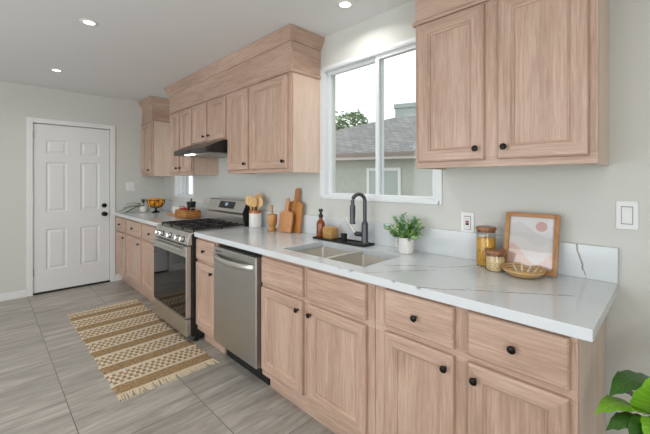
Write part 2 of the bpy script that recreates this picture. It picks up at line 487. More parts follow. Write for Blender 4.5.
def base_board(name, x0, x1, y0, y1):
    struct(MB().box(x0, x1, y0, y1, 0, .075).box(x0 + (.004 if x1 - x0 < .05 else 0), x1 - (.004 if x1 - x0 < .05 else 0), y0 + (.004 if y1 - y0 < .05 else 0), y1 - (.004 if y1 - y0 < .05 else 0), .075, .088).build(name, 'trim', bevel=.002))
base_board('baseboard_back', XF, XF + .014, YB, -1.527)
base_board('baseboard_corner', XF, XF + .014, -.627, -.537)
base_board('baseboard_right', 0.005, XR, -.014, 0)
base_board('baseboard_front', XR - .014, XR, YB, -.014)

# door casing and six-panel door
mb = MB()
for y0, y1, z0, z1 in ((-1.526, -1.470, 0, 2.077), (-.685, -.628, 0, 2.077), (-1.470, -.685, 2.020, 2.077)):
    mb.box(XF - .02, XF + .016, y0, y1, z0, z1)
mb.box(XF - .15, XF - .045, DY0, DY0 + .012, 0, DZ).box(XF - .15, XF - .045, DY1 - .012, DY1, 0, DZ).box(XF - .15, XF - .045, DY0, DY1, DZ - .012, DZ)
struct(mb.build('trim_1', 'trim', bevel=.004))
def six_panel(y0, y1, z0, z1, x):
    mb = MB(); t = .036
    ys = [y0, y0 + .113, y0 + .113 + .205, y1 - .113 - .205, y1 - .113, y1]
    zs = [z0, .275, .760, .965, 1.565, 1.660, 1.825, z1]
    for i in range(5):
        for j in range(7):
            a, b, c, d = ys[i], ys[i + 1], zs[j], zs[j + 1]
            if i in (1, 3) and j in (1, 3, 5):
                rings = []
                for ins, dep in ((0, 0), (.012, -.010), (.022, -.010), (.042, -.002)):
                    rings.append([(x + dep, a + ins, c + ins), (x + dep, b - ins, c + ins), (x + dep, b - ins, d - ins), (x + dep, a + ins, d - ins)])
                mb.loft(rings, 0, True, False, True)
            else:
                mb.face(mb.pts([(x, a, c), (x, b, c), (x, b, d), (x, a, d)]))
    # edges and back
    mb.face(mb.pts([(x - t, y0, z0), (x - t, y1, z0), (x - t, y1, z1), (x - t, y0, z1)]))
    mb.face(mb.pts([(x, y0, z0), (x - t, y0, z0), (x - t, y0, z1), (x, y0, z1)]))
    mb.face(mb.pts([(x, y1, z0), (x - t, y1, z0), (x - t, y1, z1), (x, y1, z1)]))
    mb.face(mb.pts([(x, y0, z1), (x, y1, z1), (x - t, y1, z1), (x - t, y0, z1)]))
    mb.face(mb.pts([(x, y0, z0), (x, y1, z0), (x - t, y1, z0), (x - t, y0, z0)]))
    v = mb
    return v
dm = six_panel(-1.464, -.692, .022, 2.008, XF - .006)
door = dm.build('door_1', 'door', recalc=True)
bm = bmesh.new(); bm.from_mesh(door.data); bmesh.ops.remove_doubles(bm, verts=bm.verts, dist=1e-5)
bmesh.ops.recalc_face_normals(bm, faces=bm.faces); bm.to_mesh(door.data); bm.free()
struct(door, 'white six-panel door with black knob and deadbolt', 'door')
xk = XF - .006
k = MB().lathe([(.031, 0), (.031, .006), (.012, .010), (.012, .035), (.024, .042), (.029, .052), (.026, .064), (.014, .070)], (0, 0, 0), 'x', 20)
k.xform(Matrix.Translation((xk, -.752, .905))); k.build('door_knob', 'knob', door, label='black round door knob')
k = MB().lathe([(.029, 0), (.029, .010), (.024, .018), (.010, .022)], (xk, -.752, 1.015), 'x', 20).box(xk + .018, xk + .034, -.757, -.747, .998, 1.032)
k.build('deadbolt', 'knob', door, label='black deadbolt thumb turn')
for z in (.22, 1.05, 1.83):
    MB().lathe([(.007, 0), (.007, .09)], (xk + .006, -1.467, z), 'z', 10).build('hinge', 'chrome', door)
MB().box(XF - .13, XF + .002, DY0, DY1, 0.0005, .016).build('threshold', 'gap', door)

# windows
def window(name, x0, x1, z0, z1, fw, meet, label, fb=.020, sb=.013):
    mb = MB()
    yo, yi = -.006, .075
    for a, b, c, d in ((x0, x0 + fw, z0, z1), (x1 - fw, x1, z0, z1), (x0 + fw, x1 - fw, z0, z0 + fb), (x0 + fw, x1 - fw, z1 - fb, z1)):
        mb.box(a, b, yo, yi, c, d)
    # outer flange laid on the wall
    fl = .012
    for a, b, c, d in ((x0 - fl, x0 + .012, z0 - fl, z1 + fl), (x1 - .012, x1 + fl, z0 - fl, z1 + fl), (x0, x1, z0 - fl, z0 + .012), (x0, x1, z1 - .012, z1 + fl)):
        mb.box(a, b, yo - .004, yo + .012, c, d)
    w = struct(mb.build(name, 'vinyl', bevel=.003), label, 'window')
    a0, a1, c0, c1 = x0 + fw, x1 - fw, z0 + fb, z1 - fb
    for (p, q, y) in ((a0, meet + .018, .040), (meet - .018, a1, .012)):
        s = MB(); sw = .028
        for a, b, c, d in ((p, p + sw, c0, c1), (q - sw, q, c0, c1), (p + sw, q - sw, c0, c0 + sb), (p + sw, q - sw, c1 - .026, c1)):
            s.box(a, b, y, y + .024, c, d)
        so = s.build('sash', 'vinyl', w, bevel=.002)
        MB().box(p + sw - .004, q - sw + .004, y + .010, y + .014, c0 + sb - .004, c1 - .022).build('pane', 'pane', so)
    return w
window('window_1', WX0 + .003, WX1 - .003, WZ0 + .003, WZ1 - .003, .030, -1.240, 'white sliding window above the sink')
window('window_2', SX0 + .003, SX1 - .003, SZ0 + .003, SZ1 - .003, .030, -4.390, 'small white sliding window beside the far wall cabinet')
# glazed opening added, out of view, to house the rear fill light
mb = MB()
for a, b, c, d in ((PX0, PX0 + .06, 0, PZ1), (PX1 - .06, PX1, 0, PZ1), (PX0, PX1, PZ1 - .06, PZ1), (PX0, PX1, 0, .03), (-1.94, -1.86, 0, PZ1)):
    mb.box(a, b, YB - .10, YB - .04, c, d)
w3 = struct(mb.build('added_rear_opening', 'vinyl'))
MB().box(PX0 + .06, PX1 - .06, YB - .075, YB - .070, .03, PZ1 - .06).build('pane', 'pane', w3)

mb = MB()  # frame of the added end opening, unseen, there for the key light
for a, b, c, d in ((-4.1, -4.05, .65, 2.25), (-2.15, -2.1, .65, 2.25), (-4.05, -2.15, .65, .70), (-4.05, -2.15, 2.20, 2.25), (-3.12, -3.08, .70, 2.20)):
    mb.box(XR + .03, XR + .09, a, b, c, d)
w4 = struct(mb.build('added_end_opening', 'vinyl'))
MB().box(XR + .058, XR + .062, -4.05, -2.15, .70, 2.20).build('pane', 'pane', w4)

# ------------------------------------------------------------------ recessed ceiling lights
def emit(name, col, s):
    m = bpy.data.materials.new(name); m.use_nodes = True
    nt = m.node_tree; nt.nodes.remove(nt.nodes['Principled BSDF'])
    e = nt.nodes.new('ShaderNodeEmission'); e.inputs[0].default_value = col; e.inputs[1].default_value = s
    nt.links.new(e.outputs[0], nt.nodes['Material Output'].inputs[0]); return m
M['lamp'] = emit('downlight_lens', (1, .98, .95, 1), 4)
LIGHTS = [(-4.174, -1.36, 'recessed ceiling light nearest the white door'),
          (-2.706, -1.35, 'middle recessed ceiling light above the striped rug'),
          (-1.285, -.262, 'recessed ceiling light above the sink window'),
          (-1.25, -1.35, 'recessed ceiling light nearest the viewer over the aisle'),
          (-4.174, -3.1, 'recessed ceiling light in the far left of the room'),
          (-2.706, -3.1, 'recessed ceiling light in the left middle of the room'),
          (-1.25, -3.1, 'recessed ceiling light behind the viewer to the left'),
          (.4, -1.35, 'recessed ceiling light over the right end of the room'),
          (.4, -3.1, 'recessed ceiling light behind the viewer to the right')]
root = None
for i, (x, y, lab) in enumerate(LIGHTS):
    if root is None:
        root = thing('ceiling_light', (x, y, ZC), lab, 'ceiling light', 'recessed ceiling lights')
        MB().lathe([(.034, -.002), (.037, -.006), (.052, -.004), (.057, -.0005), (.057, 0), (.034, 0)], (x, y, ZC), 'z', 32, cap0=False, cap1=False).build('trim_ring', 'trim', root)
        MB().lathe([(.001, -.003), (.035, -.003), (.035, -.0005), (.001, -.0005)], (x, y, ZC), 'z', 32).build('lens', 'lamp', root, label='glowing white lens')
    else:
        copy_tree(root, (x, y, ZC), lab)
    l = bpy.data.lights.new('downlight_beam', 'AREA'); l.shape = 'DISK'; l.size = .07; l.energy = DOWNLIGHT_W
    l.color = (1, .955, .90); l.spread = math.radians(150)
    lo = bpy.data.objects.new('downlight_beam', l); COL.objects.link(lo); lo.location = (x, y, ZC - .009)

# ------------------------------------------------------------------ cabinets
def rect_ring(x0, x1, z0, z1, ins, y):
    return [(x0 + ins, y, z0 + ins), (x1 - ins, y, z0 + ins), (x1 - ins, y, z1 - ins), (x0 + ins, y, z1 - ins)]
def knob(parent, x, y, z):
    return MB().lathe([(.006, 0), (.005, .009), (.008, .012), (.0128, .016), (.0138, .020), (.011, .024), (.003, .026)], (x, y, z), '-y', 16).build('knob', 'knob', parent)
def door_front(parent, x0, x1, z0, z1, yb, kn=None):
    """recessed-panel door; yb = plane of the face frame; kn = (side, end)"""
    mb = MB(); t = .021; st = .052
    rings = [rect_ring(x0, x1, z0, z1, 0, yb), rect_ring(x0, x1, z0, z1, 0, yb - t + .008), rect_ring(x0, x1, z0, z1, .0014, yb - t + .0045), rect_ring(x0, x1, z0, z1, .0045, yb - t + .0014),
             rect_ring(x0, x1, z0, z1, .008, yb - t), rect_ring(x0, x1, z0, z1, st, yb - t), rect_ring(x0, x1, z0, z1, st + .007, yb - t + .007),
             rect_ring(x0, x1, z0, z1, st + .011, yb - t + .008), rect_ring(x0, x1, z0, z1, st + .0125, yb - t + .013)]
    mb.loft(rings, 1, True, True, True, mats=[0, 1, 0, 1])
    d = mb.build('door', ['oak_x', 'oak_z'], parent)
    if kn:
        side, end = kn
        kx = x1 - .030 if side == 'r' else x0 + .030
        kz = z1 - .050 if end == 't' else z0 + .050
        knob(d, kx, yb - t, kz)
    return d
def drawer_front(parent, x0, x1, z0, z1, yb, kn=True, name='drawer'):
    mb = MB(); t = .020
    rings = [rect_ring(x0, x1, z0, z1, 0, yb), rect_ring(x0, x1, z0, z1, 0, yb - t + .009), rect_ring(x0, x1, z0, z1, .0016, yb - t + .005),
             rect_ring(x0, x1, z0, z1, .005, yb - t + .0016), rect_ring(x0, x1, z0, z1, .009, yb - t)]
    mb.loft(rings, 0, True, True, True)
    d = mb.build(name, ['oak_x'], parent)
    if kn: knob(d, (x0 + x1) / 2, yb - t, (z0 + z1) / 2)
    return d
BY = -.610                     # base face-frame plane
def base_cabinet(name, x0, x1, label, openings, top=.877, dz=0.0):
    """openings: list of columns (xa, xb, knob side, has drawer, drawer knob)"""
    r = thing(name, ((x0 + x1) / 2, -.305, 0), label, 'cabinet', 'base cabinets')
    mb = MB(); t = .016
    mb.box(x0, x0 + t, BY + .019, -.022, .11, top, 1).box(x1 - t, x1, BY + .019, -.022, .11, top, 1)
    mb.box(x0 + t, x1 - t, BY + .019, -.022, .11, .126, 0).box(x0 + t, x1 - t, -.030, -.022, .126, top, 1)
    mb.box(x0, x0 + t, -.530, -.022, 0, .11, 1).box(x1 - t, x1, -.530, -.022, 0, .11, 1)
    mb.build('carcass', ['ply_y', 'ply_z'], r)
    MB().box(x0, x1, -.548, -.530, 0, .112).build('toe_kick', ['oak_x'], r)
    f = MB()
    zr = (.110, .150, .675, .705, .855, top)
    f.box(x0, x1, BY, BY + .019, .110, .162, 0).box(x0, x1, BY, BY + .019, .668, .712, 0).box(x0, x1, BY, BY + .019, .852, top, 0)
    xs = [x0] + [c for o in openings for c in (o[0], o[1])] + [x1]
    for i in range(0, len(xs), 2):
        a, b = xs[i] - (.012 if i else 0), xs[i + 1] + (.012 if i + 2 < len(xs) else 0)
        for zz in ((.162, .668), (.712, .852)): f.box(a, b, BY, BY + .019, zz[0], zz[1], 1)
    f.build('face_frame', ['oak_x', 'oak_z'], r, bevel=.0012, seg=1)
    for xa, xb, ks, dk in openings:
        door_front(r, xa, xb, .155 + dz, .674 + dz, BY, (ks, 't'))
        drawer_front(r, xa, xb, .698 + dz, .861 + dz * .6, BY, dk, 'drawer' if dk else 'false_drawer_front')
    return r
base_cabinet('base_cabinet', XF + .002, -4.612, 'narrow oak base cabinet in the corner by the white door', [(-5.040, -4.645, 'r', True)])
base_cabinet('base_cabinet', -4.610, -3.400, 'oak base cabinet between the corner unit and left side of the range', [(-4.577, -4.046, 'r', True), (-3.991, -3.440, 'r', True)])
base_cabinet('base_cabinet', -2.621, -2.275, 'slim oak base cabinet between the range and dishwasher', [(-2.613, -2.294, 'r', True)])
base_cabinet('sink_base_cabinet', -1.681, -.789, 'oak sink base cabinet right of the dishwasher with plain false drawer fronts', [(-1.668, -1.274, 'r', False), (-1.232, -.832, 'l', False)])
base_cabinet('base_cabinet', -.787, -.039, 'oak base cabinet at the right end of the counter with two knobbed drawers', [(-.727, -.415, 'r', True), (-.364, -.058, 'l', True)], dz=.010)

UF = -.295                     # upper face-frame plane
UZ0, UZ1 = 1.402, 2.135
def wall_cabinet(name, x0, x1, z0, label, doors, frame_b=.030):
    r = thing(name, ((x0 + x1) / 2, -.15, z0), label, 'cabinet', 'wall cabinets')
    mb = MB(); t = .016; y1 = -.002
    mb.box(x0, x0 + t, UF + .019, y1, z0, UZ1, 1).box(x1 - t, x1, UF + .019, y1, z0, UZ1, 1)
    mb.box(x0 + t, x1 - t, UF + .019, y1, z0 + .012, z0 + .028, 0).box(x0 + t, x1 - t, UF + .019, y1, UZ1 - .016, UZ1, 0)
    mb.box(x0 + t, x1 - t, y1 - .008, y1, z0 + .028, UZ1 - .016, 1)
    mb.build('carcass', ['ply_y', 'ply_z'], r)
    f = MB()
    f.box(x0, x1, UF, UF + .019, z0, z0 + frame_b + .012, 0).box(x0, x1, UF, UF + .019, 2.105, UZ1, 0)
    xs = [x0] + [c for d in doors for c in (d[0], d[1])] + [x1]
    for i in range(0, len(xs), 2):
        a, b = xs[i] - (.012 if i else 0), xs[i + 1] + (.012 if i + 2 < len(xs) else 0)
        f.box(a, b, UF, UF + .019, z0 + frame_b + .012, 2.105, 1)
    f.build('face_frame', ['oak_x', 'oak_z'], r, bevel=.0012, seg=1)
    for xa, xb, ks in doors: door_front(r, xa, xb, z0 + frame_b, 2.118, UF, (ks, 'b'))
    return r
wall_cabinet('wall_cabinet', XF + .002, -4.668, UZ0, 'narrow oak wall cabinet in the far corner left of the small window', [(-5.062, -4.700, 'r')])
wall_cabinet('wall_cabinet', -4.078, -3.432, UZ0, 'tall oak wall cabinet with two slim doors left of the hood', [(-4.030, -3.775, 'r'), (-3.728, -3.446, 'l')])
wall_cabinet('wall_cabinet', -3.430, -2.692, 1.715, 'short oak wall cabinet directly above the range hood', [(-3.412, -3.095, 'r'), (-3.045, -2.712, 'l')], .014)
wall_cabinet('wall_cabinet', -2.690, -1.778, UZ0, 'tall oak wall cabinet between the range hood and the sink window', [(-2.667, -2.337, 'r'), (-2.293, -1.812, 'r')])
wall_cabinet('wall_cabinet', -.770, -.030, UZ0, 'large oak wall cabinet at the right, nearest the viewer', [(-.745, -.425, 'r'), (-.368, -.056, 'l')])

def soffit(x0, x1, label, left=True, right=True):
    r = thing('cabinet_soffit', ((x0 + x1) / 2, -.15, UZ1), label, 'soffit', 'oak soffits over the wall cabinets')
    yf = UF - .002
    mb = MB()
    mb.box(x0, x1, yf, yf + .019, UZ1 + .001, ZC - .002, 0)
    for f, a in ((left, x0), (right, x1 - .016)):
        mb.box(a, a + .016, yf + .019, -.002, UZ1 + .001, ZC - .002, 1)
    mb.build('fascia_panel', ['oak_x', 'oak_y'], r)
    def sweep(prof, nm):
        mb = MB(); rings = []
        for o, z in prof:
            p = []
            if left: p += [(x0 - o, -.002, z), (x0 - o, yf - o, z)]
            else: p += [(x0, yf - o, z)]
            if right: p += [(x1 + o, yf - o, z), (x1 + o, -.002, z)]
            else: p += [(x1, yf - o, z)]
            rings.append(p)
        n = len(rings[0])
        ids = [mb.pts(q) for q in rings]
        for a, b in zip(ids, ids[1:] + ids[:1]):
            for k in range(n - 1):
                seg_front = (k == (1 if left else 0))
                mb.face((a[k], a[k + 1], b[k + 1], b[k]), 0 if seg_front else 1)
        mb.face([i[0] for i in ids]); mb.face([i[-1] for i in ids])
        mb.build(nm, ['oak_x', 'oak_y'], r)
    sweep([(.0005, 2.352), (.008, 2.352), (.010, 2.362), (.020, 2.376), (.028, 2.396), (.040, 2.414), (.046, 2.426), (.046, 2.443), (.0005, 2.443)], 'crown_moulding')
    sweep([(.0005, 2.128), (.010, 2.128), (.013, 2.134), (.013, 2.141), (.005, 2.150), (.0005, 2.150)], 'bead_trim')
soffit(XF + .002, -4.668, 'oak soffit with crown moulding over the far corner cabinet', left=False)
soffit(-4.078, -1.778, 'long oak soffit with crown moulding over the hood cabinets')
soffit(-.770, -.030, 'oak soffit over the large cabinet at the right')

# ------------------------------------------------------------------ countertops
CZ0, CZ1, CY = .879, .916, -.640
def slab(mb, x0, x1, y0, y1, z0, z1, hole=None):
    if not hole: return mb.box(x0, x1, y0, y1, z0, z1)
    hx0, hx1, hy0, hy1 = hole
    def R(a, b, c, d, z, rad=0): return [(a, c, z), (b, c, z), (b, d, z), (a, d, z)]
    o1, o0 = mb.pts(R(x0, x1, y0, y1, z1)), mb.pts(R(x0, x1, y0, y1, z0))
    i1, i0 = mb.pts(R(hx0, hx1, hy0, hy1, z1)), mb.pts(R(hx0, hx1, hy0, hy1, z0))
    for k in range(4):
        j = (k + 1) % 4
        mb.face((o1[k], o1[j], i1[j], i1[k])); mb.face((o0[j], o0[k], i0[k], i0[j]))
        mb.face((o0[k], o0[j], o1[j], o1[k])); mb.face((i0[j], i0[k], i1[k], i1[j]))
    return mb
SINK = (-1.568, -.915, -.540, -.182)
ct = slab(MB(), -2.618, 0.0, CY, -.002, CZ0, CZ1, SINK).build('countertop', 'marble', origin=(0, 0, 0), bevel=.003)
tag(MB().box(-2.618, 0.0, -.020, -.002, CZ1 + .0003, 1.062).build('backsplash', 'marble', origin=(0, 0, 0), bevel=.002), 'long low quartz backsplash strip on the wall behind the sink', 'backsplash')
ct2 = MB().box(XF + .001, -3.392, CY, -.002, CZ0, CZ1).build('countertop', 'marble', origin=(-5.3, .4, 0), bevel=.003)
tag(ct, 'long white veined quartz countertop around the sink', 'countertop')
tag(ct2, 'short white quartz countertop in the far corner left of the range', 'countertop')
tag(MB().box(XF + .001, -3.392, -.020, -.002, CZ1 + .0003, 1.062).build('backsplash', 'marble', origin=(-5.3, .35, 0), bevel=.002), 'short quartz backsplash strip behind the fruit bowl and woven tray', 'backsplash')

# sink: two basins under the cut-out
sk = thing('kitchen_sink', ((SINK[0] + SINK[1]) / 2, -.36, .70), 'double bowl stainless steel sink set under the white counter', 'sink')
def basin(x0, x1, y0, y1, zt, zb):
    mb = MB()
    def rr(a, b, c, d, z, r=.018):
        p = []
        for cx, cy, a0 in ((b - r, c + r, -PI / 2), (b - r, d - r, 0), (a + r, d - r, PI / 2), (a + r, c + r, PI)):
            for k in range(5): p.append((cx + r * math.cos(a0 + k * PI / 8), cy + r * math.sin(a0 + k * PI / 8), z))
        return p
    rings = [rr(x0, x1, y0, y1, zt), rr(x0 + .006, x1 - .006, y0 + .006, y1 - .006, zb + .02), rr(x0 + .016, x1 - .016, y0 + .016, y1 - .016, zb + .004), rr(x0 + .028, x1 - .028, y0 + .028, y1 - .028, zb)]
    mb.loft(rings, 0, True, False, True, True)
    # outer skin
    rings = [rr(x0 - .002, x1 + .002, y0 - .002, y1 + .002, zt), rr(x0 + .004, x1 - .004, y0 + .004, y1 - .004, zb + .018), rr(x0 + .028, x1 - .028, y0 + .028, y1 - .028, zb - .002)]
    mb.loft(rings, 0, True, False, True, True)
    return mb
mid = -1.222
for a, b in ((SINK[0] - .004, mid - .010), (mid + .010, SINK[1] + .004)):
    bo = basin(a, b, SINK[2] - .004, SINK[3] + .004, CZ0 - .001, .70).build('basin', 'steel_sink', sk, recalc=False, smooth_angle=60)
    MB().lathe([(.001, .002), (.030, .002), (.040, .005), (.043, .001)], ((a + b) / 2, -.36, .7005), 'z', 20, cap1=False).build('drain', 'chrome', bo)
MB().box(mid - .010, mid + .010, SINK[2] - .002, SINK[3] + .002, .800, CZ1 - .014).build('divider', 'steel_sink', sk, bevel=.003)

# ------------------------------------------------------------------ gas range
RX0, RX1 = -3.386, -2.624
rg = thing('gas_range', ((RX0 + RX1) / 2, -.34, 0), 'stainless steel gas range with black oven door', 'range')
MB().box(RX0, RX1, -.655, -.060, .055, .898).build('body', 'black', rg, bevel=.003)
MB().box(RX0 + .03, RX1 - .02, -.60, -.10, .012, .055).build('plinth', 'gap', rg)
for x in (RX0 + .05, RX1 - .03):
    for y in (-.610, -.12):
        MB().lathe([(.022, 0), (.022, .012), (.012, .016), (.012, .056)], (x, y, .0), 'z', 14).build('foot', 'black', rg)
# oven door
od = MB().box(RX0 + .004, RX1 - .014, -.700, -.656, .205, .800).build('oven_door', 'steel_x', rg, bevel=.004)
MB().box(RX0 + .006, RX1 - .018, -.703, -.699, .215, .712).build('oven_glass', 'blackglass', od, bevel=.002, label='black oven window glass')
hd = MB()
hd.tube([(RX0 + .03 + i * (RX1 - RX0 - .06) / 12, -.730, .770) for i in range(13)], .015, 12)
for x in (RX0 + .06, RX1 - .06): hd.box(x - .012, x + .012, -.728, -.700, .760, .780)
hd.build('oven_handle', 'steel_x', od)
dr = MB().box(RX0 + .004, RX1 - .014, -.698, -.656, .058, .196).build('storage_drawer', 'steel_x', rg, bevel=.004)
# control panel
cp = MB().prism_x([(-.656, .808), (-.690, .808), (-.694, .815), (-.678, .893), (-.670, .900), (-.656, .900)], RX0, RX1).build('control_panel', 'steel_x', rg, bevel=.002)
for i, x in enumerate((-3.285, -3.185, -3.005, -2.825, -2.725)):
    kb = MB().lathe([(.026, 0), (.026, .006), (.021, .008), (.020, .030), (.017, .034)], (0, 0, 0), '-y', 20, mats=[1, 1, 0, 0]).box(-.004, .004, -.040, -.030, -.018, .018)
    kb.xform(Matrix.Translation((x, -.684, .850)) @ Matrix.Rotation(math.radians(-11), 4, 'X'))
    kb.build('burner_knob', ['chrome', 'black'], cp)
# cooktop
MB().box(RX0, RX1, -.672, -.075, .898, .912).build('cooktop', 'steel_x', rg, bevel=.004)
MB().box(RX0 + .004, RX1 - .004, -.660, -.655, .8, .81).build('vent_gap', 'black', rg)
for x, y, r in ((-3.20, -.52, .045), (-3.20, -.23, .038), (-3.005, -.37, .05), (-2.81, -.52, .045), (-2.81, -.23, .038)):
    MB().lathe([(r + .018, 0), (r + .015, .006), (r, .008), (r, .010), (r - .012, .0125), (.002, .013)], (x, y, .9125), 'z', 20).build('burner', 'iron', rg)
for (a, b) in ((RX0 + .025, -3.135), (-3.130, -2.880), (-2.875, RX1 - .025)):
    g = MB(); z0, z1 = .926, .938; w = .009
    for y in (-.635, -.378, -.118): g.box(a, b, y, y + w * 1.3, z0, z1)
    for x in (a, b - w): g.box(x, x + w, -.635, -.105, z0, z1)
    c = (a + b) / 2
    g.box(c - w / 2, c + w / 2, -.635, -.105, z0, z1)
    for y in (-.51, -.24): g.box(a, b, y, y + w, z0, z1)
    for x in (a, b - w):
        for y in (-.635, -.378, -.118): g.box(x, x + w, y, y + .014, .912, z0)
    g.build('grate', 'iron', rg, bevel=.002, seg=1)
# backguard with tilted console
bgd = MB().prism_x([(-.062, .912), (-.150, .912), (-.150, 1.000), (-.140, 1.020), (-.062, 1.020)], RX0 + .004, RX1 - .004).build('backguard', 'steel_x', rg, bevel=.003)
MB().prism_x([(-.062, 1.021), (-.155, 1.021), (-.172, 1.040), (-.125, 1.144), (-.110, 1.153), (-.062, 1.153)], RX0, RX1 - .012).build('console', 'steel_x', rg, bevel=.003)
MB().prism_x([(-.06, .90), (-.155, .90), (-.178, 1.040), (-.128, 1.148), (-.110, 1.157), (-.06, 1.157)], RX1 - .0118, RX1).build('console_end_cap', 'black', rg)
dp = MB(); 
nrm = Vector((0, -(1.160 - 1.046), -(.172 - .125))).normalized()
def onconsole(x, t, off): 
    p = Vector((x, -.172 + .047 * t, 1.040 + .104 * t)); return p + Vector((0, -.925, .38)) * off
rings = [[onconsole(x, t, o) for x, t in ((-3.13, .26), (-2.83, .26), (-2.83, .88), (-3.13, .88))] for o in (-.002, .0025)]
ds = dp.loft(rings).build('display', 'blackglass', rg, label='black clock display')
M['digits'] = emit('clock_digits', srgb(190, 215, 235), 1.6)
dg = MB()
def seg7(x0, t0, w, h, on):
    s = .0035; a = h / .123
    segs = {'a': (0, 1, w, 1), 'g': (0, .5, w, .5), 'd': (0, 0, w, 0), 'f': (0, .5, 0, 1), 'b': (w, .5, w, 1), 'e': (0, 0, 0, .5), 'c': (w, 0, w, .5)}
    for k in on:
        xa, ta, xb, tb = segs[k]
        xa, xb = x0 + min(xa, xb) - s / 2, x0 + max(xa, xb) + s / 2
        ta, tb = t0 + ta * a - .014, t0 + tb * a + .014
        dg.face(dg.pts([onconsole(x, t, .003) for x, t in ((xa, ta), (xb, ta), (xb, tb), (xa, tb))]))
seg7(-3.005, .52, .012, .026, 'abcdef'); seg7(-2.980, .52, .012, .026, 'abcdef')
dg.build('clock_digits', 'digits', ds, recalc=False)

# ------------------------------------------------------------------ range hood
hx0, hx1 = -3.424, -2.700
hd = thing('range_hood', ((hx0 + hx1) / 2, -.25, 1.60), 'slim dark under-cabinet range hood over the gas range', 'range hood')
MB().prism_x([(-.004, 1.602), (-.490, 1.594), (-.500, 1.602), (-.500, 1.634), (-.488, 1.642), (-.330, 1.712), (-.004, 1.712)], hx0 + .010, hx1 - .010).build('shell', 'hood_grey', hd, bevel=.003)
for a in (hx0, hx1 - .0098):
    MB().prism_x([(-.004, 1.600), (-.455, 1.593), (-.470, 1.610), (-.440, 1.664), (-.330, 1.7125), (-.004, 1.7125)], a, a + .0098).build('end_cap', 'black', hd, bevel=.002)
MB().box(hx0 + .05, hx1 - .05, -.42, -.04, 1.588, 1.599).build('grease_filter', 'filter', hd, bevel=.002)
MB().box(hx0 + .20, hx0 + .36, -.470, -.430, 1.586, 1.598).build('hood_light', 'lamp', hd, bevel=.003, label='lit lamp lens under the hood')
sw = MB()
for k in range(3): sw.box(-3.10 + k * .03, -3.08 + k * .03, -.503, -.499, 1.610, 1.624)
sw.build('switches', 'black', hd)

# ------------------------------------------------------------------ dishwasher
dx0, dx1 = -2.262, -1.693
dw = thing('dishwasher', ((dx0 + dx1) / 2, -.32, 0), 'stainless steel dishwasher with bowed handle beside the sink cabinet', 'dishwasher')
MB().box(dx0 + .005, dx1 - .005, -.60, -.03, .10, .862).build('tub', 'black', dw)
MB().box(dx0 + .01, dx1 - .01, -.545, -.10, .0, .10).build('toe_panel', 'black', dw)
dp = MB().box(dx0, dx1, -.648, -.602, .145, .850).build('door', 'steel_z', dw, bevel=.005)
h = MB(); n = 16; rings = []
for i in range(n + 1):
    t = i / n; x = dx0 + .022 + t * (dx1 - dx0 - .044)
    bow = math.sin(PI * t) ** .7
    yo = -.650 - .044 * bow; zc = .782 - .006 * bow
    hh, tt = .019, .010
    rings.append([(x, yo - tt, zc - hh + .006), (x, yo - tt, zc + hh - .006), (x, yo - tt + .006, zc + hh), (x, yo + tt, zc + hh), (x, yo + tt, zc - hh), (x, yo - tt + .006, zc - hh)])
h.loft(rings, 0, True, True, True, True); h.build('handle', 'steel_x', dp, smooth_angle=50)
MB().box(dx0 + .03, dx0 + .115, -.6495, -.6475, .820, .828).build('badge', 'hood_grey', dp, label='small dark maker badge')

